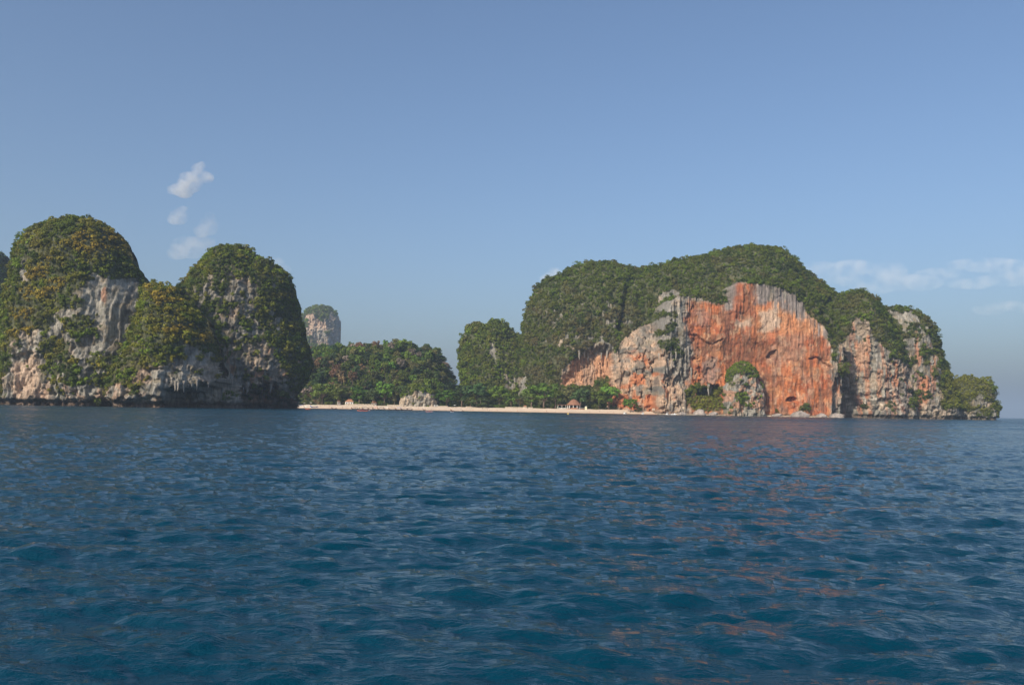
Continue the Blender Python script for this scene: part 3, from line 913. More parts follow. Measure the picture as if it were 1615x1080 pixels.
rc = mixc(rc, red * sstep(.55, .68, st1) * 0.5, (0.25, 0.13, 0.085))
rc = mixc(rc, b.inside([(1190, 480), (1290, 490), (1300, 530), (1240, 530), (1190, 525)], 8, 10) * 0.6, PORANGE)
for poly, a_, c_ in (([(1198, 492), (1226, 488), (1230, 518), (1200, 524)], .75, (0.46, 0.37, 0.29)), ([(1160, 506), (1184, 504), (1184, 514), (1162, 516)], .7, (0.46, 0.37, 0.29)), ([(1145, 533), (1200, 532), (1222, 552), (1205, 575), (1150, 575)], .6, BROWN),
                     ([(1172, 458), (1188, 455), (1187, 495), (1172, 502)], .7, BROWN), ([(1205, 580), (1222, 585), (1220, 600), (1205, 600)], .6, BROWN), ([(1093, 486), (1120, 490), (1118, 515), (1098, 512)], .6, (0.2, 0.13, 0.11)),
                     ([(1108, 572), (1130, 565), (1134, 600), (1112, 605)], .65, (0.22, 0.17, 0.15)), ([(1225, 530), (1268, 525), (1270, 570), (1228, 572)], .55, (0.37, 0.22, 0.15))):
    rc = mixc(rc, b.inside(poly, 4, 7, 9) * a_, c_)
# fluted grey rim along the top of the wall
rim = b.inside([(1190, 446), (1242, 454), (1268, 476), (1276, 500), (1262, 505), (1245, 494), (1222, 486), (1190, 480)], 5, 5, 4)
rc = mixc(rc, rim * sstep(.36, .50, st1) * 0.95, (0.20, 0.175, 0.165))
rc = mixc(rc, b.inside([(1140, 446), (1160, 446), (1156, 490), (1144, 490)], 3, 3) * 0.9, (0.24, 0.22, 0.2))
rc = mixc(rc, b.inside([(1276, 495), (1312, 515), (1314, 535), (1282, 530)], 4, 4) * sstep(.4, .5, st1) * 0.9, (0.23, 0.2, 0.19))
rc = mixc(rc, b.inside([(1034, 512), (1040, 462), (1090, 470), (1092, 600), (1060, 610), (1034, 590)], 5, 9) * sstep(.36, .52, st2) * 0.85, (0.25, 0.235, 0.21))
rc = mixc(rc, b.inside([(880, 610), (905, 566), (930, 560), (966, 556), (966, 612)], 5, 6) * (0.55 + 0.4 * sstep(.4, .55, st2)), (0.46, 0.25, 0.15))
rt = b.inside([(1314, 662), (1322, 560), (1345, 510), (1366, 500), (1385, 545), (1420, 575), (1480, 600), (1470, 640), (1400, 662)], 6, 8)
rc = mixc(rc, rt * sstep(.46, .58, fbm(X / 4.5, Z / 34, 4, 250)) * 0.75, (0.40, 0.165, 0.085))
rc = mixc(rc, rt * sstep(.54, .66, fbm(X / 8, Z / 12, 4, 260)) * 0.45, CREAM)
rc = mixc(rc, rt * sstep(.5, .6, fbm(X / 3.2, Z / 28, 4, 261)) * 0.6, (0.12, 0.105, 0.10))
rc = mixc(rc, b.inside([(1440, 520), (1480, 560), (1478, 610), (1440, 620)], 5, 7) * sstep(.5, .58, fbm(X / 5, Z / 18, 4, 270)) * 0.7, (0.42, 0.19, 0.11))
rc = mixc(rc, b.inside([(1335, 612), (1440, 610), (1445, 645), (1340, 650)], 5, 7) * sstep(.62, .67, fbm(X / 4, Z / 3, 4, 280)) * 0.6, (0.55, 0.49, 0.42))
rc = mixc(rc, sstep(4, 1.2, b.Z) * 0.7, (0.11, 0.085, 0.07))
gc = green_field(b, 30, 0.18, 0, 0.35) * 0.82
gc = mixc(gc, b.inside([(840, 490), (1010, 480), (1020, 530), (900, 600), (830, 600)], 10, 12) * sstep(.48, .6, fbm(X / 9, Z / 12, 4, 37)) * 0.6, (0.17, 0.13, 0.07))
gc = mixc(gc, b.inside([(1080, 615), (1145, 610), (1142, 650), (1085, 650)], 6, 8) * 0.6, G_YEL)
gc = mixc(gc, b.inside([(1490, 585), (1560, 590), (1565, 650), (1480, 640)], 6, 8) * 0.5, G_YEL)
headland = finish_body('limestone_headland', b, rc, veg, gc, [dict(n=15500, r0=0.8, r1=2.3, K=22, s=0.95), dict(n=1500, r0=2.0, r1=4.8, K=64, s=1.1, out=0.4)],
                       'long limestone headland with orange red cliff face and forested top', 'headland')
sp = [(1040 + k * 5 + random.uniform(-2, 2), 556 + random.uniform(-10, 26)) for k in range(11)] + [(1104 + k * 7, 608 + random.uniform(-2, 3)) for k in range(5)]
sp += [(912 + k * 9 + random.uniform(-3, 3), 552 + random.uniform(-4, 6)) for k in range(6)] + [(1322 + k * 5, 596 + random.uniform(-6, 14)) for k in range(6)]
stalactites(b, headland, sp, 6, 14, 0.8)
HEAD = b

# --- the outcrop standing in front of the wall
b = Body([dict(Y=906, D=16, R=14, pts=[(1139, 660), (1140, 625), (1142, 600), (1148, 584), (1158, 575), (1170, 570), (1184, 574), (1193, 588), (1200, 604), (1204, 622), (1206, 660)])], 0.6)
vp = setp(b, np.zeros(b.X.shape) + 0.22, [(1140, 600), (1150, 560), (1190, 560), (1196, 592), (1180, 596), (1165, 590), (1150, 602)], 0.95, 3, 4)
vp = setp(b, vp, [(1158, 620), (1178, 620), (1178, 634), (1160, 632)], 0.8, 2, 3)
vp *= sstep(3, 8, b.Z)
veg = thresh(vp, b, 370, 4)
b.push(rock_relief(b, 0.7, 0.6, 0.5, seed=15))
rc = grey_base(b, 15, 1.2)
rc = mixc(rc, sstep(.52, .62, fbm(b.X / 6, b.Z / 6, 4, 81)) * 0.7, (0.40, 0.21, 0.13))
finish_body('rock_outcrop', b, rc, veg, mixc(green_field(b, 31, 0.5), 0.4, G_BRT), [dict(n=420, r0=0.7, r1=2.0, K=28, s=0.9)],
            'rounded grey rock outcrop capped by bright bushes before the red cliff', 'rock')
# --- the small pale cliff at the back of the beach
b = Body([dict(Y=1000, D=18, R=14, pts=[(626, 650), (632, 628), (640, 612), (655, 606), (672, 608), (684, 618), (688, 632), (692, 650)])], 0.7)
vp = setp(b, np.zeros(b.X.shape) + 0.05, [(620, 600), (700, 600), (692, 620), (660, 617), (632, 624)], 0.95, 3, 5)
veg = thresh(vp, b, 380, 4)
b.push(rock_relief(b, 1.0, 0.6, 0.4, seed=17))
rc = mixc(grey_base(b, 17, 1.3), sstep(.45, .6, fbm(b.X / 5, b.Z / 9, 4, 82)) * 0.7, (0.45, 0.36, 0.27))
finish_body('rock_outcrop', b, rc, veg, green_field(b, 32, 0.3), [dict(n=380, r0=1.0, r1=2.6, K=28, s=1.1)],
            'small pale cliff with overhanging bushes at the back of the beach', 'rock')


# --- boulders
def boulder_mesh(seed):
    bm = bmesh.new()
    bmesh.ops.create_icosphere(bm, subdivisions=3, radius=1)
    r = random.Random(seed)
    off = r.uniform(0, 99)
    for v in bm.verts:
        p = v.co
        n = vn(np.array(p.x * 1.3 + off), np.array(p.y * 1.3 + p.z * 2.1), seed) - 0.5
        n2 = vn(np.array(p.x * 4 + off), np.array(p.y * 3 + p.z * 4.1), seed + 9) - 0.5
        v.co = p * (1 + 0.55 * float(n) + 0.18 * float(n2))
    me = bpy.data.meshes.new('boulder'); bm.to_mesh(me); bm.free()
    a = me.color_attributes.new('tint', 'FLOAT_COLOR', 'POINT')
    k = r.uniform(0.8, 1.2)
    for d in a.data: d.color = (0.24 * k, 0.21 * k, 0.19 * k, 1)
    me.materials.append(M['rock'])
    return me


BM_ = [boulder_mesh(k) for k in range(5)]
for px, w, h, lab in ((1262, 26, 12, 'broad grey boulder below the small cave in the red cliff'), (1320, 22, 7, 'flat grey boulder at the right foot of the red cliff'), (1295, 16, 6, 'low grey boulder between two larger ones below red cliff'),
                      (1225, 16, 5, 'small low rock just right of the bushy grey outcrop'), (1103, 20, 9, 'brown boulder by the shore under yellow green bushes'), (1125, 14, 6, 'small brown boulder beside the bushy grey outcrop'),
                      (1184, 24, 6, 'flat grey rock ledge at the foot of the bushy outcrop'), (1076, 12, 6, 'dark boulder behind the white speedboat'), (1040, 13, 8, 'orange brown boulder block at the end of the sand')):
    o = link('boulder', random.choice(BM_))
    Y = 900 if px > 1060 else 930
    o.location = ground(px, Y, 0.4)
    s_ = Y / F_PX
    o.scale = (w * s_ / 2, 5, h * s_ * 0.9)
    o.rotation_euler = (0, 0, random.uniform(-.3, .3))
    tag(o, lab, 'boulder', 'boulders at the foot of the red cliff')

# --- rock shelf along the foot of the red wall
mb = MB()
rings = []
for i in range(40):
    px = 1040 + i * 7.4
    Y = 899 + 6 * math.sin(i * 0.9) * 0.4 + (4 if i < 3 else 0) + (max(0, i - 33)) * 1.5
    z = 0.9 + 0.35 * math.sin(i * 1.7) * math.sin(i * .6)
    c = ground(px, Y, 0)
    rings.append([(c.x, Y - 0.3, -1), (c.x, Y, z * 0.7), (c.x, Y + 1.0, z), (c.x, Y + 40, z + 1.2), (c.x, Y + 40, -1)])
mb.loft(rings)
tag(mb.build('rock_shelf', plain('shelf_rock', (0.36, 0.29, 0.21), 0.9, 0.4, 0.5)), kind='structure')

# ================================================================= HILL, LAND AND BEACH
BW = [(380, 1010), (444, 985), (500, 955), (560, 945), (740, 938), (890, 908), (1030, 915), (1060, 925), (1100, 960)]
def waterline(px): return float(np.interp(px, [a for a, _ in BW], [c for _, c in BW]))
RIDGE = [(330, 600), (400, 580), (440, 572), (480, 562), (520, 560), (545, 558), (575, 557), (600, 556), (620, 552), (645, 556), (660, 564), (680, 560), (692, 572), (704, 592), (716, 612), (726, 632), (760, 640)]
def hill_z(x, y):
    px, _ = project(np.asarray(x, float), np.full(np.shape(x), 1130.0), np.zeros(np.shape(x)))
    py = np.interp(px, [a for a, _ in RIDGE], [c for _, c in RIDGE])
    hor = 631.2 + 0.0172 * px
    zr = np.clip(3 + (hor - py) * 1130 / F_PX - 5, 0, None)
    t = np.clip((np.asarray(y) - 1003) / 127.0, 0, 1)
    back = sstep(1400, 1150, np.asarray(y))
    return 4.3 + zr * (1 - (1 - t) ** 1.7) * back
gx = np.linspace(ground(360, 1000).x, ground(1010, 1000).x, 150)
gy = np.linspace(965, 1450, 90)
GX, GY = np.meshgrid(gx, gy)
GZ = hill_z(GX, GY) + (fbm(GX / 25, GY / 25, 3, 5) - .5) * 3 * sstep(1000, 1020, GY)
GP = project(GX, GY, np.zeros_like(GX))[0]
GZ = GZ - 7 * sstep(50, 40, GY - np.interp(GP, [a for a, _ in BW], [c_ for _, c_ in BW]))
i, j = np.meshgrid(np.arange(89), np.arange(149), indexing='ij')
Fq = np.stack([i * 150 + j, i * 150 + j + 1, (i + 1) * 150 + j + 1, (i + 1) * 150 + j], -1).reshape(-1, 4)
me = mesh_np('hill', np.stack([GX, GY, GZ], -1).reshape(-1, 3), Fq, plain('forest_floor', (0.07, 0.065, 0.035), 0.95, 0.4, 0.1), smooth=True)
tag(link('hill', me), 'wooded hillside rising behind the beach', kind='structure')

mb_v = []; prof = [(-14, -1.2), (0, -0.05), (6, 0.45), (18, 1.6), (30, 3.0), (40, 4.1), (60, 4.6)]
pxs = np.arange(436, 1066, 3.0)
for k, px in enumerate(pxs):
    yw = waterline(px) + 1.2 * math.sin(px * 0.09) + 0.8 * math.sin(px * .23)
    w = 1.0 if px > 470 else 0.55
    for d, z in prof:
        p = ground(px, yw + d * w)
        mb_v.append((p.x, p.y, z + (0.12 * math.sin(px * .31 + d) if d > 3 else 0)))
np_ = len(prof)
i, j = np.meshgrid(np.arange(len(pxs) - 1), np.arange(np_ - 1), indexing='ij')
Fq = np.stack([i * np_ + j, (i + 1) * np_ + j, (i + 1) * np_ + j + 1, i * np_ + j + 1], -1).reshape(-1, 4)
sand, nt, bs = new_mat('sand')
bs.inputs['Roughness'].default_value = 0.95
bs.inputs['Specular IOR Level'].default_value = 0.1
tc = N(nt, 'ShaderNodeTexCoord'); sx = N(nt, 'ShaderNodeSeparateXYZ'); nt.links.new(tc.outputs['Object'], sx.inputs[0])
no = N(nt, 'ShaderNodeTexNoise'); no.inputs['Scale'].default_value = 0.25; no.inputs['Detail'].default_value = 5
nt.links.new(tc.outputs['Object'], no.inputs['Vector'])
ad = N(nt, 'ShaderNodeMath', operation='ADD'); nt.links.new(sx.outputs['Z'], ad.inputs[0]); nt.links.new(no.outputs[0], ad.inputs[1])
cr = N(nt, 'ShaderNodeValToRGB')
cr.color_ramp.elements[0].position = 0.1; cr.color_ramp.elements[0].color = (0.30, 0.20, 0.12, 1)
cr.color_ramp.elements[1].position = 0.22; cr.color_ramp.elements[1].color = (0.62, 0.48, 0.36, 1)
e = cr.color_ramp.elements.new(0.9); e.color = (0.68, 0.56, 0.44, 1)
dv = N(nt, 'ShaderNodeMath', operation='DIVIDE'); dv.inputs[1].default_value = 5.0
nt.links.new(ad.outputs[0], dv.inputs[0]); nt.links.new(dv.outputs[0], cr.inputs[0]); nt.links.new(cr.outputs[0], bs.inputs['Base Color'])
tag(link('beach', mesh_np('beach', np.array(mb_v), Fq, sand, smooth=True)), 'pale sand beach along the shore', kind='structure')


def beach_pt(px, f):
    """point on the sand: f 0 at the water, 1 at the top"""
    yw = waterline(px); w = 1.0 if px > 470 else 0.55
    d = f * 40
    return ground(px, yw + d * w, float(np.interp(d, [a for a, _ in prof], [c for _, c in prof])) + 0.02)


# ================================================================= TREES
def tree_proto(seed, shape):
    r = random.Random(seed); rg = np.random.default_rng(seed)
    tb = MB()
    th = {'round': 0.42, 'broad': 0.34, 'tall': 0.5, 'bush': 0.12}[shape]
    tb.tube([(0, 0, -0.06), (r.uniform(-.02, .02), 0, th * .5), (r.uniform(-.04, .04), r.uniform(-.03, .03), th), (0.02, 0, 0.75)], [0.035, 0.026, 0.02, 0.006], 6)
    cl = []
    nb = 6
    for k in range(nb):
        a = 2 * math.pi * k / nb + r.uniform(-.4, .4)
        R_ = {'round': .24, 'broad': .36, 'tall': .17, 'bush': .36}[shape] * r.uniform(.7, 1.1)
        e = (R_ * math.cos(a), R_ * math.sin(a), r.uniform(.5, .8))
        tb.tube([(0, 0, th * r.uniform(.7, 1)), (e[0] * .5, e[1] * .5, (th + e[2]) / 2), e], [0.018, 0.011, 0.004], 5)
        cl.append((e, r.uniform(.14, .22)))
    nc = {'round': 20, 'broad': 26, 'tall': 20, 'bush': 18}[shape]
    for k in range(nc):
        a = r.uniform(0, 2 * math.pi); q = math.sqrt(r.random())
        if shape == 'broad':
            z = r.choice([.45, .58, .70, .80, .88]) + r.uniform(-.04, .04); R_ = (.44 - .28 * max(0, z - .6)) * q
        elif shape == 'tall':
            z = r.uniform(.3, .92); R_ = .22 * q * math.sqrt(max(.1, 1 - ((z - .6) / .4) ** 2))
        elif shape == 'bush':
            z = r.uniform(.12, .85); R_ = .48 * q * math.sqrt(max(.1, 1 - (z / 1.0) ** 2))
        else:
            z = r.uniform(.35, .9); R_ = .34 * q * math.sqrt(max(.1, 1 - ((z - .6) / .38) ** 2))
        cl.append(((R_ * math.cos(a), R_ * math.sin(a), z), r.uniform(.08, .17)))
    C = np.array([c for c, _ in cl]); Rr = np.array([q for _, q in cl])
    nn = C - np.array([0, 0, .5]); nn /= np.linalg.norm(nn, axis=1, keepdims=True) + 1e-6
    V, Fc, c = leaf_cloud(C, nn, Rr, np.ones((len(C), 3)) * (0.7 + 0.6 * rg.random((len(C), 1))), 30, 0.075, 0.6 if shape == 'broad' else 0.8, rg)
    return tb.mesh('trunk', M['bark'], True), mesh_np('crown', V, Fc, M['leaf_mid'], np.repeat(c, 3, 0))


TP = {s_: [tree_proto(50 + 10 * k + q, s_) for q in range(3)] for k, s_ in enumerate(('round', 'broad', 'tall', 'bush'))}


def tree(loc, h, w, shape, mat, label, cat='tree', group=None, name='broadleaf_tree', bark=None):
    """h height, w crown width in metres"""
    root = empty(name, loc, random.uniform(0, 6.28))
    tm, cm = random.choice(TP[shape])
    nat = {'round': .84, 'broad': 1.0, 'tall': .56, 'bush': 1.05}[shape]
    root.scale = (w / nat, w / nat, h / 1.0)
    t = link('trunk', tm, root); c = link('crown', cm, root)
    c.material_slots[0].link = 'OBJECT'; c.material_slots[0].material = M[mat]
    if bark:
        t.material_slots[0].link = 'OBJECT'; t.material_slots[0].material = M[bark]
    return tag(root, label, cat, group)


# forest on the hill
GRP = 'forest trees on the hill behind the beach'
rg = np.random.default_rng(9)
n = 5200
hx = rg.uniform(ground(405, 1060).x, ground(728, 1060).x, n); hy = rg.uniform(1001, 1150, n)
hz = hill_z(hx, hy)
cc = np.array(G_DRK) + (np.array(G_MID) - np.array(G_DRK)) * rg.random((n, 1))
cc = np.where(rg.random((n, 1)) < .12, np.array(G_BRN), cc)
kp = (hz > 6) | (project(hx, hy, hz)[0] < 640)
C = np.stack([hx, hy, hz + rg.uniform(.5, 5, n)], 1)[kp]
V, Fc, c = leaf_cloud(C, np.tile([0, -.5, .6], (len(C), 1)), rg.uniform(1.3, 3.2, len(C)), cc[kp], 24, 1.15, 0.8, rg)
tag(link('undergrowth', mesh_np('undergrowth', V, Fc, M['leaf'], np.repeat(c, 3, 0))), 'dense understorey covering the wooded hill behind the beach', 'undergrowth', kind='stuff')
xa, xb = ground(425, 1040).x, ground(728, 1060).x
cand = []
yy = 1008.0
while yy < 1165:
    xx = xa
    step = 8.6
    while xx < xb:
        cand.append((xx + random.uniform(-3, 3), yy + random.uniform(-3, 3))); xx += step
    yy += 7.6
random.shuffle(cand)
vis = []
for (x, y) in cand:
    z = float(hill_z(np.array([x]), np.array([y]))[0])
    px, py = project(np.array([x]), np.array([y]), np.array([z]))
    if px[0] > 728 or px[0] < 430: continue
    if z < 5.5 and px[0] > 640: continue
    vis.append((x, y, z, px[0], py[0]))
vis = vis[:290]
for (x, y, z, px, py) in vis:
    u = random.random()
    zone = vn(np.array(x / 26), np.array(y / 22), 3)
    if 600 < px < 668 and py < 625: mat = random.choice(['leaf_bright', 'leaf_bright', 'leaf_mid', 'leaf_mid', 'leaf_dark', 'leaf_olive'])
    elif zone > 0.6: mat = random.choice(['leaf_olive', 'leaf_mid', 'leaf_brown', 'leaf_dark'])
    else: mat = random.choice(['leaf_mid', 'leaf_mid', 'leaf_dark', 'leaf_dark', 'leaf_olive', 'leaf_bright'])
    if u < 0.05: mat = 'leaf_grey'
    hgt = random.uniform(10, 18) * (0.8 if px > 690 else 1)
    wid = random.uniform(9, 14)
    shp = random.choice(['round', 'round', 'broad', 'tall'])
    size = 'tall' if hgt > 15.2 else 'small' if hgt < 12.2 else 'medium'
    colw = {'leaf_mid': 'mid green', 'leaf_bright': 'bright green', 'leaf_dark': 'dark green', 'leaf_olive': 'olive', 'leaf_brown': 'brownish', 'leaf_grey': 'bare greyish'}[mat]
    zone_h = 'on the ridge' if y > 1112 else 'high on the slope' if y > 1075 else 'halfway up the slope' if y > 1038 else 'low on the slope'
    zone_x = 'beside the second dome' if px < 480 else 'above the layered tree' if px < 530 else 'above the white house' if px < 575 else 'left above the pale cliff' if px < 625 else 'straight above the pale cliff' if px < 672 else 'at the steep hill end'
    tree((x, y, z), hgt, wid, shp, mat, f"{size} {dict(round='rounded', broad='spreading', tall='narrow')[shp]} {colw} tree {zone_h} {zone_x}", 'tree', GRP)

same = {}
for o in COL.objects:
    if o.get('group') == GRP: same.setdefault(o['label'], []).append(o)
for lab, os_ in same.items():
    if len(os_) > 1:
        os_.sort(key=lambda o: o.location.x / o.location.y)
        for k, o in enumerate(os_):
            o['label'] = ('leftmost' if k == 0 else 'rightmost' if k == len(os_) - 1 else ['', 'second', 'third', 'fourth', 'fifth'][k]) + ' ' + lab

# trees along the back of the beach
BT = [(462, 637, 13, 24, 'bush', 'leaf_olive', 'low olive bush beside the second limestone dome'),
      (482, 637, 26, 32, 'round', 'leaf_grey', 'bare pinkish grey tree above the beached boats'),
      (508, 637, 31, 36, 'broad', 'leaf_mid', 'layered green tree right of the bare pinkish tree'),
      (533, 637, 24, 28, 'round', 'leaf_mid', 'round green tree left of the small white house'),
      (566, 638, 28, 28, 'round', 'leaf_bright', 'bright round tree right of the small white house'),
      (588, 639, 24, 26, 'round', 'leaf_dark', 'dark tree between white house and pale cliff'),
      (606, 640, 34, 30, 'broad', 'leaf_bright', 'tall bright tree left of the pale cliff'),
      (622, 640, 20, 20, 'round', 'leaf_olive', 'small olive tree touching the pale cliff'),
      (600, 641, 8, 12, 'bush', 'leaf_bright', 'low bright bush on the stone wall'),
      (562, 640, 5, 9, 'bush', 'leaf_bright', 'tiny bright bush beside the small white house'),
      (704, 641, 24, 44, 'broad', 'leaf_bright', 'wide bright tree just right of the pale cliff'),
      (728, 643, 32, 32, 'round', 'leaf_dark', 'dark tree behind the longtail boat with canopy'),
      (752, 643, 34, 42, 'broad', 'leaf_dark', 'dark layered tree at the foot of the karst hill'),
      (757, 644, 15, 36, 'bush', 'leaf_dark', 'low dark spreading bush at the beach edge'),
      (788, 643, 31, 36, 'broad', 'leaf_bright', 'bright tree below the karst hill'),
      (786, 644, 5, 18, 'bush', 'leaf_bright', 'low bright hedge bush on the sand edge'),
      (806, 643, 18, 18, 'round', 'leaf_mid', 'small round tree left of the grey olive tree'),
      (819, 643, 15, 15, 'round', 'leaf_olive', 'small grey olive tree beside the orange roofed hut'),
      (838, 645, 30, 30, 'round', 'leaf_mid', 'mid green tree right of the orange roofed hut'),
      (858, 646, 36, 46, 'broad', 'leaf_bright', 'largest bright layered tree left of the thatched pavilion'),
      (876, 640, 30, 26, 'round', 'leaf_mid', 'green tree beside the grey post'),
      (896, 637, 32, 24, 'tall', 'leaf_olive', 'olive tree behind the thatched pavilion'),
      (916, 640, 30, 30, 'round', 'leaf_dark', 'dark tree right behind the thatched pavilion roof'),
      (930, 632, 28, 26, 'round', 'leaf_olive', 'dry olive tree on the slope above the pavilion'),
      (944, 645, 28, 30, 'round', 'leaf_mid', 'green tree right of the yellow white box'),
      (960, 645, 34, 34, 'round', 'leaf_bright', 'large bright round tree at the foot of orange cliff'),
      (940, 647, 9, 14, 'bush', 'leaf_mid', 'round clipped bush on the sand edge right of pavilion'),
      (994, 648, 19, 24, 'broad', 'leaf_bright', 'lone sparse tree against the cream cliff base'),
      (1007, 648, 9, 14, 'bush', 'leaf_dark', 'dark bush beside the lone sparse tree'),
      (770, 640, 22, 26, 'round', 'leaf_mid', 'mid green tree between dark layered and bright trees'),
      (742, 640, 24, 26, 'round', 'leaf_mid', 'mid green tree behind the dark layered tree')]
for px, py, h, w, shp, mat, lab in BT:
    hor = 631.2 + 0.0172 * px
    Y = waterline(px) + (44 if h < 16 else 52) + random.uniform(-2, 5)
    if lab.startswith(('dry', 'olive tree behind')): Y += 14
    s_ = Y / F_PX
    z = 4.0 if Y < waterline(px) + 60 else 5.0
    if px > 975:
        Y = waterline(px) + 22; z = 1.95; s_ = Y / F_PX
    tree(ground(px, Y, z), h * s_ * 1.12, w * s_ * 1.08, shp, mat, lab, 'tree' if shp != 'bush' else 'bush', 'trees along the back of the beach', 'broadleaf_tree' if shp != 'bush' else 'bush')
# undergrowth belt closing the gaps below the crowns
rg = np.random.default_rng(5)
n = 900
px = rg.uniform(455, 985, n)
Yv = np.array([waterline(p) for p in px]) + rg.uniform(56, 78, n)
keep = ~((px > 628) & (px < 690))
px, Yv = px[keep], Yv[keep]; n = len(px)
xs = np.array([ground(p, y).x for p, y in zip(px, Yv)])
C = np.stack([xs, Yv, 4.2 + rg.random(n) ** 1.5 * 8], 1)
cc = np.array(G_DRK) + (np.array(G_MID) - np.array(G_DRK)) * rg.random((n, 1))
V, Fc, c = leaf_cloud(C, np.tile([0, -1.0, 0.3], (n, 1)), rg.uniform(1.2, 2.8, n), cc, 26, 1.1, 0.8, rg)
tag(link('undergrowth', mesh_np('undergrowth', V, Fc, M['leaf'], np.repeat(c, 3, 0))), 'dense green undergrowth along the back of the beach', 'undergrowth', kind='stuff')


# ================================================================= PEOPLE
def person_proto(seed, pose):
    """one continuous skinned body, about 1.68 m tall"""
    r = random.Random(seed)
    arm = {'stand': ((-.27, .02, 1.12), (-.30, -.06, .86)), 'walk': ((-.27, -.12, 1.14), (-.27, -.30, .95)), 'sit': ((-.27, -.12, .58), (-.22, -.38, .48))}[pose]
    dz = -0.52 if pose == 'sit' else 0.0
    J = [(0, 0, .95 + dz, .125), (0, .01, 1.15 + dz, .12), (0, .01, 1.36 + dz, .135), (0, 0, 1.46 + dz, .055), (0, -.02, 1.58 + dz, .088), (0, -.01, 1.66 + dz, .07)]
    E = [(0, 1), (1, 2), (2, 3), (3, 4), (4, 5)]
    for s_ in (-1, 1):
        k = len(J)
        if pose == 'sit':
            J += [(s_ * .18, 0, 1.38 + dz, .05), (s_ * .27, -.12, .58, .04), (s_ * .22, -.38, .48, .032), (s_ * .22, -.47, .48, .03)]
        else:
            a, b_ = arm; f = 1 if (pose == 'stand' or s_ < 0) else -1
            J += [(s_ * .18, 0, 1.38, .05), (s_ * .27, a[1] * f, a[2], .04), (s_ * .29, b_[1] * f, b_[2], .032), (s_ * .29, b_[1] * f - .03, b_[2] - .10, .03)]
        E += [(2, k), (k, k + 1), (k + 1, k + 2), (k + 2, k + 3)]
        k = len(J)
        if pose == 'sit':
            J += [(s_ * .10, 0, .40, .085), (s_ * .14, -.42, .42, .06), (s_ * .14, -.70, .10, .04), (s_ * .14, -.86, .16, .03)]
        else:
            f = 0 if pose == 'stand' else s_ * .2
            J += [(s_ * .10, 0, .88, .085), (s_ * .11, -f, .48, .058), (s_ * .12, -f * .6, .08, .042), (s_ * .12, -f * .6 - .15, .03, .03)]
        E += [(0, k), (k, k + 1), (k + 1, k + 2), (k + 2, k + 3)]
    me = bpy.data.meshes.new('person'); me.from_pydata([j[:3] for j in J], E, [])
    o = bpy.data.objects.new('person', me); COL.objects.link(o)
    md = o.modifiers.new('skin', 'SKIN')
    for i_, j in enumerate(J):
        me.skin_vertices[0].data[i_].radius = (j[3], j[3] * .85)
    me.skin_vertices[0].data[0].use_root = True
    sb = o.modifiers.new('sub', 'SUBSURF'); sb.levels = 1; sb.render_levels = 1
    bpy.context.view_layer.update()
    body = bpy.data.meshes.new_from_object(o.evaluated_get(bpy.context.evaluated_depsgraph_get()))
    bpy.data.objects.remove(o)
    body.name = 'person'; body.materials.clear(); body.materials.append(M['skin'])
    def garment(nm, lo, hi, xmax):
        vs = [v.co + v.normal * .018 for v in body.vertices]
        keep = [tuple(p.vertices) for p in body.polygons if lo <= p.center.z <= hi and abs(p.center.x) < xmax]
        idx = sorted({i_ for f in keep for i_ in f}); mp = {a: n_ for n_, a in enumerate(idx)}
        m_ = bpy.data.meshes.new(nm); m_.from_pydata([vs[i_] for i_ in idx], [], [tuple(mp[i_] for i_ in f) for f in keep]); m_.materials.append(M['dark']); return m_
    if pose == 'sit': sh = garment('shorts', .28, .52, .3); top = garment('shirt', .52, .92, .24)
    else: sh = garment('shorts', .60, 1.02, .24); top = garment('shirt', 1.0, 1.44, .25)
    hz = 1.60 + dz
    hair = MB().lathe([(.095, -.02), (.105, .04), (.09, .09), (.05, .125), (.01, .135)], 10, (0, 0, hz)).mesh('hair', M['dark'], True)
    return body, sh, top, hair


PP = {p: person_proto(k, p) for k, p in enumerate(('stand', 'walk', 'sit'))}


def person(loc, pose, sh, top, label, group, rz=None):
    root = empty('person', loc, random.uniform(0, 6.28) if rz is None else rz)
    b_, s_, t_, h_ = PP[pose]
    link('body', b_, root)
    for nm, me, mt in (('shorts', s_, sh), ('shirt', t_, top), ('hair', h_, None)):
        if nm == 'shirt' and top is None: continue
        o = link(nm, me, root)
        if mt:
            o.material_slots[0].link = 'OBJECT'; o.material_slots[0].material = M[mt]
    return tag(root, label, 'person', group)


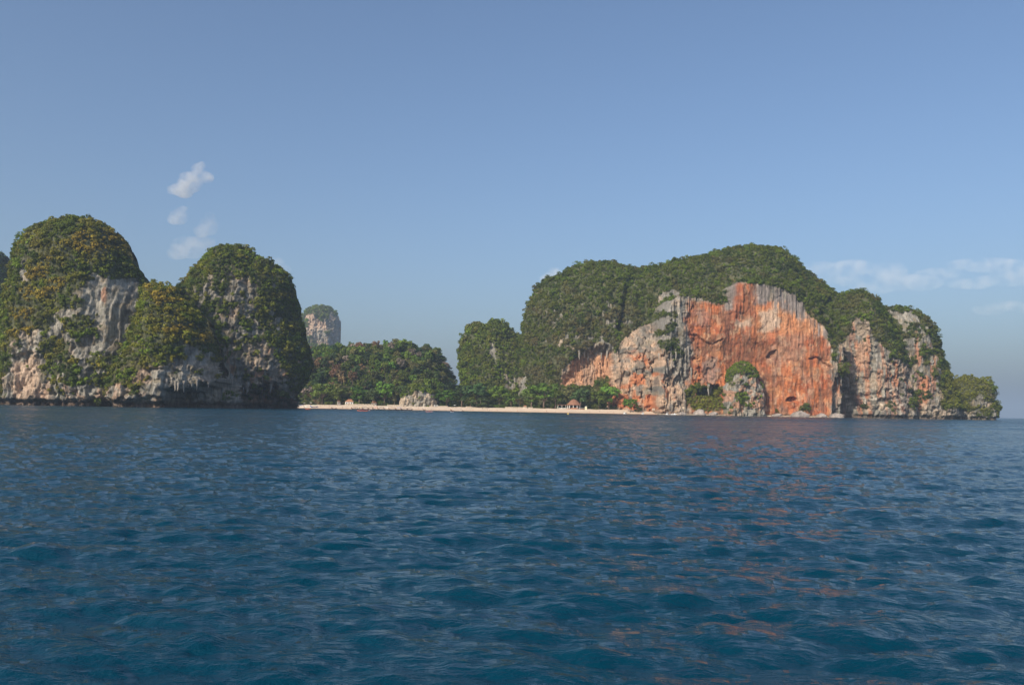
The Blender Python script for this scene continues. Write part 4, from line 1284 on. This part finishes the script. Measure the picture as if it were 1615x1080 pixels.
# ================================================================= BOATS
def longtail(loc, L, rz, canopy, label, ribbon=True, hullmat='wood'):
    root = empty('longtail_boat', loc, rz)
    rings = []
    for k in range(13):
        t = k / 12 * 2 - 1
        w = 0.95 * (1 - abs(t) ** 2.6) ** 0.8 + 0.05
        keel = -0.35 + 0.75 * max(0, -t) ** 4 * 1.8 + 0.35 * max(0, t) ** 5
        sheer = 0.55 + 1.9 * max(0, -t) ** 3.2 + 0.35 * max(0, t) ** 3
        x = t * L / 2
        rings.append([(x, -w, sheer), (x, -w * .75, (keel + sheer) * .45), (x, -w * .2, keel), (x, w * .2, keel), (x, w * .75, (keel + sheer) * .45), (x, w, sheer), (x, w * .9, sheer - .05), (x, 0, max(keel + .25, sheer - .45)), (x, -w * .9, sheer - .05)])
    hull = MB().loft(rings).build('hull', M[hullmat], root, True)
    st = MB()
    for s_ in (-1, 1):
        st.tube([(x_, s_ * (0.95 * (1 - abs(x_ / (L / 2)) ** 2.6) ** .8 + .09), .50 + 1.9 * max(0, -x_ / (L / 2)) ** 3.2) for x_ in np.linspace(-L * .46, L * .46, 9)], [.06] * 9, 5)
    st.build('rubbing_strake', M['white'], hull)
    for x_ in (-L * .18, L * .28):
        for s_ in (-1, 1):
            MB().tube([(x_, s_ * .8, .45), (x_, s_ * .75, 2.3)], [.035, .03], 5).build('canopy_post', M['white'], root)
    cr_ = []
    for x_ in np.linspace(-L * .24, L * .33, 5):
        cr_.append([(x_, y_, 2.3 + .28 * (1 - y_ * y_)) for y_ in (-1, -.5, 0, .5, 1)] + [(x_, y_, 2.26 + .28 * (1 - y_ * y_)) for y_ in (1, .5, 0, -.5, -1)])
    MB().loft(cr_).build('canopy', M[canopy], root, True)
    if ribbon:
        for q, (mt, z) in enumerate((('red', 2.05), ('yellow', 1.85))):
            MB().lathe([(.16, -.12), (.2, 0), (.15, .12)], 8, (-L * .485, 0, z)).build('bow_ribbon', M[mt], root)
    MB().box((L * .40, 0, .95), (.7, .45, .5), .8).build('engine', M['dark'], root)
    MB().tube([(L * .40, 0, .9), (L * .56, .1, .5), (L * .72, .2, -.15)], [.05, .04, .03], 6).build('propeller_shaft', M['dark'], root)
    return tag(root, label, 'boat', 'longtail boats by the beach')


def speedboat(loc, L, rz, label, top=True):
    root = empty('speedboat', loc, rz)
    rings = []
    for k in range(11):
        t = k / 10
        x = (t - .5) * L
        w = 1.15 * (1 - max(0, (.45 - t) / .45) ** 2.2) + .02
        keel = -.35 + .8 * max(0, (.4 - t) / .4) ** 2
        sheer = .75 + .35 * (1 - t)
        rings.append([(x, -w, sheer), (x, -w * .85, .15 + keel * .3), (x, 0, keel), (x, w * .85, .15 + keel * .3), (x, w, sheer), (x, w * .8, sheer + .02), (x, 0, sheer - (.35 if t > .4 else -.06)), (x, -w * .8, sheer + .02)])
    hull = MB().loft(rings).build('hull', M['white'], root, True)
    MB().box((L * .02, 0, 1.25), (.9, 1.3, .7), .85).build('console', M['white'], root)
    MB().add([(-L * .06, -.75, 1.2), (-L * .06, .75, 1.2), (L * .0, .65, 1.85), (L * .0, -.65, 1.85), (-L * .06 + .05, -.75, 1.2), (-L * .06 + .05, .75, 1.2), (L * .0 + .05, .65, 1.85), (L * .0 + .05, -.65, 1.85)],
             [(0, 1, 2, 3), (7, 6, 5, 4), (0, 4, 5, 1), (1, 5, 6, 2), (2, 6, 7, 3), (3, 7, 4, 0)]).build('windscreen', M['glass'], root)
    if top:
        for x_ in (-L * .02, L * .26):
            for s_ in (-1, 1):
                MB().tube([(x_, s_ * .85, .9), (x_, s_ * .8, 2.7)], [.03, .03], 5).build('canopy_post', M['white'], root)
        MB().box((L * .12, 0, 2.76), (L * .36, 1.9, .12), .92).build('canopy', M['white'], root)
    for s_ in (-.4, .4):
        e_ = MB().box((L * .52, s_, .95), (.5, .4, .6), .75).build('outboard_engine', M['dark'], root)
        MB().box((L * .53, s_, .3), (.18, .12, .8)).build('drive_leg', M['grey'], e_)
    MB().tube([(-L * .46, -.1, 1.15), (-L * .42, -.5, 1.5), (-L * .2, -.95, 1.5), (-L * .16, -.98, 1.0)], [.03] * 4, 5).build('bow_rail', M['grey'], root)
    return tag(root, label, 'boat', 'white speedboats by the rocks')


def kayak(loc, rz, mat, label, L=4.2):
    root = empty('kayak', loc, rz)
    rings = []
    for k in range(11):
        t = k / 10 * 2 - 1
        w = .40 * (1 - abs(t) ** 2.2) + .015; up = .22 * abs(t) ** 3
        x = t * L / 2
        rings.append([(x, -w, .22 + up), (x, -w * .6, -.02 + up), (x, 0, -.08 + up), (x, w * .6, -.02 + up), (x, w, .22 + up), (x, w * .5, .30 + up), (x, 0, .30 + up - (.16 if abs(t) < .5 else 0)), (x, -w * .5, .30 + up)])
    MB().loft(rings).build('hull', M[mat], root, True)
    for x_ in (-.7, .7):
        MB().box((x_, 0, .33), (.12, .5, .34), .8).build('seat_back', M['dark'], root)
    return tag(root, label, 'kayak', 'orange kayaks off the beach')


def umbrella(loc, mat, label, h=2.4, w=1.5):
    root = empty('beach_umbrella', loc)
    MB().tube([(0, 0, -.3), (0, 0, h)], [.035, .025], 6).build('pole', M['white'], root)
    MB().lathe([(w, h - .45), (w * .97, h - .42), (w * .55, h - .15), (.04, h + .05), (.01, h + .07)], 8).build('canopy', M[mat], root)
    return tag(root, label, 'umbrella', 'umbrellas on the beach')


def wpt(px, py_off, Y=None):
    """point on the water, py_off pixels below the horizon"""
    Yd = CAM_H * F_PX / py_off
    return ground(px, Yd, 0.0)


longtail(wpt(721, 4.9), 13.0, math.radians(4), 'grey', 'longtail boat with canopy and raised bow moored off the beach')
longtail(beach_pt(669, .02) + Vector((0, -2, .15)), 7.5, math.radians(-62), 'white', 'small dark longtail boat at the waterline before the pale cliff', False)
longtail(beach_pt(527, .03) + Vector((0, -2, .15)), 8.0, math.radians(-30), 'grey', 'dark longtail boat alone at the waterline near the beached boats', False)
for k, (px, f, can, rz, lab) in enumerate(((453, .30, 'white', -30, 'beached boat with white canopy beside the dark islet foot'), (464, .22, 'paleblue', 20, 'beached boat with pale blue canopy, second from the islet'),
                                          (475, .28, 'blue', -25, 'beached boat with blue canopy in the middle of the group'), (486, .20, 'white', -10, 'beached boat with white canopy lying broadside'), (495, .30, 'green', 25, 'beached boat with mint green canopy, last of the group'))):
    longtail(beach_pt(px, f) + Vector((0, 0, .3)), 8.5, math.radians(rz), can, lab, False, ['white', 'wood', 'white', 'white', 'blue'][k])
ORD = ['first', 'second', 'third', 'fourth', 'fifth', 'sixth', 'seventh', 'eighth', 'ninth', 'tenth', 'eleventh']
for k in range(11):
    can = ['dark', 'wood', 'blue', 'wood', 'white', 'dark', 'red', 'wood', 'dark', 'yellow', 'wood'][k]
    cw = dict(dark='dark', wood='brown', blue='blue', white='white', red='red', yellow='yellow')[can]
    longtail(beach_pt(646 - k * 8.6 + random.uniform(-1.5, 1.5), .02) + Vector((0, -3, .1)), 8.5, math.radians(random.choice([-25, -40, -50, 20])), can, f'longtail boat with {cw} canopy, {ORD[k]} from the pale cliff in waterline row', True)
speedboat(wpt(985, 4.6), 6.5, math.radians(-75), 'white speedboat seen bow on before the lone sparse tree')
speedboat(wpt(1014, 4.7), 6.0, math.radians(-100), 'white speedboat with canopy beside the end of the sand')
speedboat(wpt(1052, 4.7), 6.5, math.radians(-80), 'tall white canopy boat left of the long speedboat')
speedboat(wpt(1064, 4.5), 8.5, math.radians(176), 'long low white speedboat broadside against dark rocks', False)
kayak(wpt(486, 6.0), math.radians(12), 'orange', 'orange kayak nearest the beached boats')
kayak(wpt(572, 6.9), math.radians(5), 'orange', 'long orange kayak off the middle of the beach', 7.5)
kayak(wpt(583, 6.7), math.radians(70), 'pink', 'pale pink kayak beside the long orange kayak')
kayak(wpt(677, 6.5), math.radians(8), 'pink', 'pinkish kayak off the pale cliff', 5.0)
kayak(wpt(713, 6.8), math.radians(60), 'white', 'white kayak just below the moored longtail boat')
for px, off, rz, tp, lab in ((571, 6.9, 95, 'red', 'person in red paddling the long orange kayak'), (583, 6.7, 160, 'white', 'person in white paddling the pale pink kayak'), (677, 6.5, 100, 'red', 'person paddling the pinkish kayak off the cliff'), (486.5, 6.0, 100, 'orange', 'person paddling the orange kayak near the beached boats'), (713, 6.8, 150, 'white', 'person paddling the white kayak below longtail boat')):
    person(wpt(px, off) + Vector((0, 0, -.18)), 'sit', 'dark', tp, lab, 'people in kayaks', math.radians(rz - 90))
rb = empty('mooring_buoy', wpt(896, 6.4))
MB().lathe([(.15, -.5), (.55, -.25), (.65, .1), (.5, .5), (.2, .75), (.05, .8)], 12).build('float', M['yellow'], rb, True)
MB().lathe([(.08, .75), (.16, .82), (.16, .9), (.06, .95)], 8).build('ring', M['white'], rb)
tag(rb, 'round yellow white buoy floating before the thatched pavilion', 'buoy')

for px, f, mt, lab in ((463, .95, 'pink', 'pink beach umbrella left of the others above the beached boats'), (470, .98, 'white', 'white beach umbrella above the blue canopy boat'), (480, .95, 'white', 'white beach umbrella, middle of the three white ones'),
                       (490, 1.0, 'white', 'tall white beach umbrella above the mint canopy boat'), (717, 1.0, 'white', 'white umbrella behind the moored longtail boat')):
    umbrella(beach_pt(px, f), mt, lab, 2.6, 1.7)

# people
cols = ['dark', 'dark', 'blue', 'red', 'white', 'dark', 'wood', 'orange', None, None]
CW = {'dark': 'dark shirt', 'blue': 'blue shirt', 'red': 'red shirt', 'white': 'white shirt', 'wood': 'brown shirt', 'orange': 'orange shirt', None: 'bare chest'}
for k in range(30):
    px = random.uniform(556, 652); f = random.choice([-.02, 0, .02, .05, .12])
    p = beach_pt(px, max(f, 0)); p.y -= 1.5 if f < 0 else 0
    sh_, tp_ = random.choice(['dark', 'dark', 'blue', 'wood']), random.choice(cols)
    where = 'left end' if px < 580 else 'left half' if px < 604 else 'right half' if px < 630 else 'right end'
    person(p, random.choice(['stand', 'walk', 'stand']), sh_, tp_, f"tiny bather in {dict(dark='dark', blue='blue', wood='brown')[sh_]} shorts, {CW[tp_]}, {where} of crowded waterline", 'bathers crowding the waterline')
for px in (470, 478, 500, 505, 512, 519):
    tp_ = random.choice(cols)
    person(beach_pt(px, random.uniform(.1, .7)), 'stand', 'dark', tp_, f"tiny person in dark shorts, {CW[tp_]}, {'among' if px < 497 else 'right of'} the beached boats", 'people near the beached boats')
for px in (532, 540, 547, 660, 680, 693, 735, 741, 746, 761, 769, 772, 784, 816, 862, 876, 930, 946, 959, 968, 1000, 1004):
    sh_, tp_ = random.choice(['dark', 'blue', 'red']), random.choice(cols)
    where = 'near the white house' if px < 550 else 'before the pale cliff' if px < 700 else 'below the dark layered tree' if px < 775 else 'below the bright trees' if px < 850 else 'near the pavilion' if px < 940 else 'near the lone sparse tree'
    person(beach_pt(px, random.choice([.05, .15, .3, .6])), random.choice(['stand', 'walk']), sh_, tp_, f"tiny person in {sh_} shorts, {CW[tp_]}, on open sand {where}", 'people scattered on the sand')

# ================================================================= BUILDINGS AND WALLS
def house(loc, w, d, h, rz, wallm, roofm, label, cat='house'):
    root = empty('house', loc, rz)
    wl_ = MB().box((0, 0, h / 2 - .3), (w, d, h + .6)).build('wall', M[wallm], root)
    e = .6; rh = w * .34
    MB().add([(-w / 2 - e, -d / 2 - e, h), (w / 2 + e, -d / 2 - e, h), (w / 2 + e, d / 2 + e, h), (-w / 2 - e, d / 2 + e, h), (-w * .22, 0, h + rh), (w * .22, 0, h + rh)],
             [(0, 1, 5, 4), (1, 2, 5), (2, 3, 4, 5), (3, 0, 4), (3, 2, 1, 0)]).build('roof', M[roofm], root)
    for x_ in (-w * .3, w * .3):
        wi = MB().box((x_, -d / 2 - .02, h * .55), (w * .18, .1, h * .38)).build('window', M['glass'], root)
        MB().box((x_, -d / 2 - .09, h * .33), (w * .24, .2, .1)).build('sill', M['white'], wi)
    MB().box((0, -d / 2 - .03, h * .38), (w * .16, .12, h * .76)).build('door', M['wood'], root)
    return tag(root, label, cat)


house(ground(551, 997, 4.6), 9, 6, 3.6, 0, 'white', 'tile', 'small white house with brown tiled roof among the trees')
house(ground(534, 999, 5.2), 3.5, 3.5, 3.4, .3, 'grey', 'tile', 'tiny brown roofed hut left of the small white house', 'hut')
house(ground(590, 997, 4.6), 5.5, 4.5, 3.0, 0, 'grey', 'tile', 'dim hut half hidden in trees left of the pale cliff', 'hut')
house(ground(828, 962, 4.2), 3.4, 3, 2.2, 0, 'cream', 'tile', 'little orange roofed hut between the beach trees', 'hut')

pav = empty('thatched_pavilion', ground(905, 957, 4.3))
MB().lathe([(8.2, -.5), (8.2, .4), (7.9, .45)], 20).build('floor', M['tile'], pav)
MB().lathe([(8.6, 4.4), (8.5, 4.65), (6.4, 6.6), (4.2, 8.9), (2.6, 10.2), (1.2, 10.8), (.1, 11.0)], 24).build('roof', M['thatch'], pav, True)
for k in range(10):
    a = 2 * math.pi * k / 10 + .15
    MB().tube([(7.0 * math.cos(a), 7.0 * math.sin(a), .3), (7.0 * math.cos(a), 7.0 * math.sin(a), 4.7)], [.42, .38], 8).build('column', M['white'], pav)
MB().box((0, 2.5, 2.4), (8.5, .3, 4.0)).build('back_wall', M['dark'], pav)
MB().box((0, -7.6, .95), (7.5, .25, .9)).build('railing', M['tile'], pav)
tag(pav, 'round pavilion with brown thatched roof and white columns by the beach', 'pavilion')
wing = empty('open_shelter', ground(889, 962, 4.2))
MB().box((0, 0, 4.6), (15, 7, .35), .9).build('roof', M['thatch'], wing)
for x_ in (-6.5, -2.2, 2.2, 6.5):
    for y_ in (-2.8, 2.8):
        MB().tube([(x_, y_, -.3), (x_, y_, 4.5)], [.16, .14], 6).build('post', M['white'], wing)
MB().box((0, -1, .8), (11, 1, .5)).build('counter', M['white'], wing)
tag(wing, 'long low roofed shelter joined to the thatched pavilion', 'shelter')
ter = empty('terrace', ground(917, 954, 4.2))
MB().box((0, 0, .1), (9, 6, .7)).build('deck', M['wood'], ter)
for k in range(7):
    MB().tube([(-4.2 + k * 1.4, -2.9, .4), (-4.2 + k * 1.4, -2.9, 1.5)], [.06, .06], 5).build('railing_post', M['white'], ter)
MB().tube([(-4.3, -2.9, 1.5), (4.3, -2.9, 1.5)], [.06, .06], 5).build('handrail', M['white'], ter)
tag(ter, 'wooden terrace with white railing right of the pavilion', 'terrace')
kio = empty('kiosk', ground(924, 951, 4.2))
MB().box((0, 0, 1.4), (2.0, 1.8, 3.4)).build('body', plain('kiosk_paint', (.8, .76, .5), .6, .05), kio)
MB().box((0, 0, 3.2), (2.5, 2.2, .25), .8).build('roof', M['white'], kio)
MB().box((0, -.93, 1.9), (1.2, .08, .8)).build('hatch', M['dark'], kio)
tag(kio, 'pale yellow kiosk standing right of the pavilion terrace', 'kiosk')
po = empty('water_tower', ground(883, 978, 4.3))
MB().tube([(0, 0, -.5), (0, 0, 16.5)], [.8, .7], 10).build('column', M['grey'], po)
MB().lathe([(.9, 16.3), (1.15, 16.6), (1.15, 17.6), (.6, 18.0)], 12).build('cap', M['grey'], po)
tag(po, 'tall slim grey column rising from trees beside the pavilion', 'column')
tp = empty('tarp_shelter', beach_pt(449, 1.0) + Vector((0, 6, .6)))
for x_ in (-1.6, 1.6):
    for y_ in (-1, 1):
        MB().tube([(x_, y_, -1), (x_, y_, 3.0)], [.06, .05], 5).build('pole', M['wood'], tp)
MB().loft([[(x_, -1.4, 3.0 - .15 * abs(x_)), (x_, 0, 3.35 - .12 * abs(x_)), (x_, 1.4, 3.0 - .15 * abs(x_)), (x_, 1.4, 2.95 - .15 * abs(x_)), (x_, 0, 3.3 - .12 * abs(x_)), (x_, -1.4, 2.95 - .15 * abs(x_))] for x_ in (-2.1, -1, 0, 1, 2.1)]).build('tarp', M['paleblue'], tp)
tag(tp, 'pale blue tarp shelter beside the foot of the second dome', 'shelter')
for q, px in enumerate((677, 681, 685, 689)):
    pr = empty('beach_parasol_table', beach_pt(px, 1.08) + Vector((0, 3, .2)))
    MB().box((0, 0, .75), (1.6, 1.0, .08)).build('top', M['white'], pr)
    for x_ in (-.6, .6):
        MB().tube([(x_, 0, -.2), (x_, 0, .72)], [.05, .05], 5).build('leg', M['white'], pr)
    MB().box((0, .4, 1.3), (1.5, .06, .8)).build('screen', M['white'], pr)
    pr.name = 'market_table'
    tag(pr, f"{['first', 'second', 'third', 'fourth'][q]} white table from the pale cliff under the wide bright tree", 'table', 'white tables under the wide bright tree')


def stone_wall(pa, pb, h, off, label):
    """a low wall of separate stone blocks"""
    root = empty('stone_wall', ground((pa + pb) / 2, waterline((pa + pb) / 2) + off, 0))
    o0 = root.location
    n_ = int((pb - pa) / 2.2)
    core = MB()
    for k in range(n_):
        px = pa + (pb - pa) * (k + .5) / n_
        c = ground(px, waterline(px) + off, 4.0) - o0
        for lay in range(2):
            w_ = 1.62 * random.uniform(.85, 1.0)
            bl_ = link('stone_block', BLOCK, root)
            bl_.location = (c.x + (.4 if lay else 0) + random.uniform(-.1, .1), c.y + random.uniform(-.15, .15), c.z + h * (.25 + .5 * lay))
            bl_.scale = (w_, 1.0 * random.uniform(.9, 1.1), h * .52 * random.uniform(.9, 1.08))
            bl_.rotation_euler = (0, 0, random.uniform(-.05, .05))
    return tag(root, label, 'wall')


BLOCK = MB().box((0, 0, 0), (1, 1, 1), .9).mesh('stone_block', M['wallstone'])
stone_wall(543, 588, 2.0, 42, 'low stone wall below the small white house')
stone_wall(610, 640, 1.8, 43, 'low stone wall at the left foot of the pale cliff')
stone_wall(690, 706, 1.4, 43, 'short stone wall under the wide bright tree')
stone_wall(734, 748, 1.3, 43, 'short stone wall below the dark layered tree')
stone_wall(796, 840, 1.5, 43, 'long low stone wall between the beach trees')
stone_wall(1028, 1046, 2.6, 14, 'dark block wall where the sand meets the cliff')

# ================================================================= CLOUDS
def cloud(name, puffs, Y, dens, label, group=None):
    bm = bmesh.new()
    c0 = W(puffs[0][0], puffs[0][1], Y)
    for (px, py, rx, ry) in puffs:
        p = W(px, py, Y) - c0
        sx_, sy_ = rx * Y / F_PX, ry * Y / F_PX
        ret = bmesh.ops.create_icosphere(bm, subdivisions=3, radius=1.0)
        for v in ret['verts']:
            v.co = Vector((v.co.x * sx_ + p[0], v.co.y * min(sx_, sy_ * 2.0) + random.uniform(-1, 1), v.co.z * sy_ + p[2]))
    me = bpy.data.meshes.new(name); bm.to_mesh(me); bm.free()
    o = link(name, me)
    o.location = c0
    rm = o.modifiers.new('remesh', 'REMESH'); rm.mode = 'VOXEL'; rm.voxel_size = max(8.0, Y / F_PX * 2.0)
    m_ = bpy.data.materials.new('cloud_vapour'); m_.use_nodes = True
    nt_ = m_.node_tree; nt_.nodes.remove(nt_.nodes['Principled BSDF'])
    v_ = nt_.nodes.new('ShaderNodeVolumePrincipled'); v_.inputs['Color'].default_value = (1, 1, 1, 1); v_.inputs['Anisotropy'].default_value = -0.3
    tc_ = nt_.nodes.new('ShaderNodeTexCoord'); n_ = nt_.nodes.new('ShaderNodeTexNoise')
    n_.inputs['Scale'].default_value = 0.0085; n_.inputs['Detail'].default_value = 6; n_.inputs['Roughness'].default_value = .6
    r_ = nt_.nodes.new('ShaderNodeMapRange'); r_.inputs[1].default_value = .44; r_.inputs[2].default_value = .66; r_.inputs[3].default_value = 0.0; r_.inputs[4].default_value = dens * 2.4
    nt_.links.new(tc_.outputs['Object'], n_.inputs['Vector']); nt_.links.new(n_.outputs[0], r_.inputs[0]); nt_.links.new(r_.outputs[0], v_.inputs['Density'])
    nt_.links.new(v_.outputs[0], nt_.nodes['Material Output'].inputs['Volume'])
    me.materials.append(m_)
    return tag(o, label, 'cloud', group)


cloud('cloud', [(300, 287, 21, 18), (284, 299, 16, 11), (312, 270, 12, 13), (326, 280, 12, 10), (270, 300, 8, 8), (290, 305, 14, 8), (318, 262, 7, 8)], 6000, .0045, 'brightest small white cloud, topmost above the gap between domes')
cloud('cloud', [(282, 342, 16, 13), (288, 333, 11, 9), (274, 346, 11, 9)], 6100, .0028, 'small round faint cloud under the brightest cloud')
cloud('cloud', [(330, 356, 17, 16), (331, 342, 9, 9), (318, 364, 14, 11)], 6200, .0017, 'faint cloud right above the second dome')
cloud('cloud', [(300, 390, 32, 18), (278, 400, 18, 10), (322, 382, 18, 14)], 6300, .0014, 'wide very faint cloud low between the two domes')
cloud('cloud', [(438, 415, 14, 10), (450, 424, 10, 8)], 6400, .0018, 'small faint cloud peeping over the second dome')
cloud('cloud', [(874, 432, 14, 11), (862, 440, 12, 9), (846, 462, 8, 16)], 6500, .003, 'small pinkish cloud touching the upper edge of the headland')
cloud('cloud_bank', [(1290, 424, 40, 12), (1345, 422, 40, 13), (1400, 428, 30, 16), (1412, 420, 14, 9), (1440, 446, 50, 14), (1380, 452, 40, 12), (1330, 440, 36, 12)], 7500, .0007, 'thin pale cloud bank above the right end of the headland')
cloud('cloud_bank', [(1560, 418, 70, 12), (1590, 442, 60, 10), (1530, 448, 40, 9), (1640, 430, 60, 18), (1480, 432, 40, 10)], 7900, .00065, 'faint streaky cloud bank reaching the picture edge')
cloud('cloud_bank', [(1560, 488, 26, 10), (1590, 482, 30, 9), (1625, 486, 20, 10)], 8200, .0005, 'faintest low cloud right of the headland')
SC.cycles.volume_step_rate = 0.6

# ================================================================= HAZE
mb = MB().box((0, 0, 214.0), (70000, 70000, 440))
hm = bpy.data.materials.new('haze'); hm.use_nodes = True
hn = hm.node_tree
hn.nodes.remove(hn.nodes['Principled BSDF'])
pv = hn.nodes.new('ShaderNodeVolumePrincipled')
pv.inputs['Color'].default_value = (0.56, 0.69, 0.85, 1)
pv.inputs['Density'].default_value = 0.00011
pv.inputs['Anisotropy'].default_value = 0.15
hn.links.new(pv.outputs[0], hn.nodes['Material Output'].inputs['Volume'])
tag(mb.build('haze', hm), 'thin pale sea haze', kind='stuff')
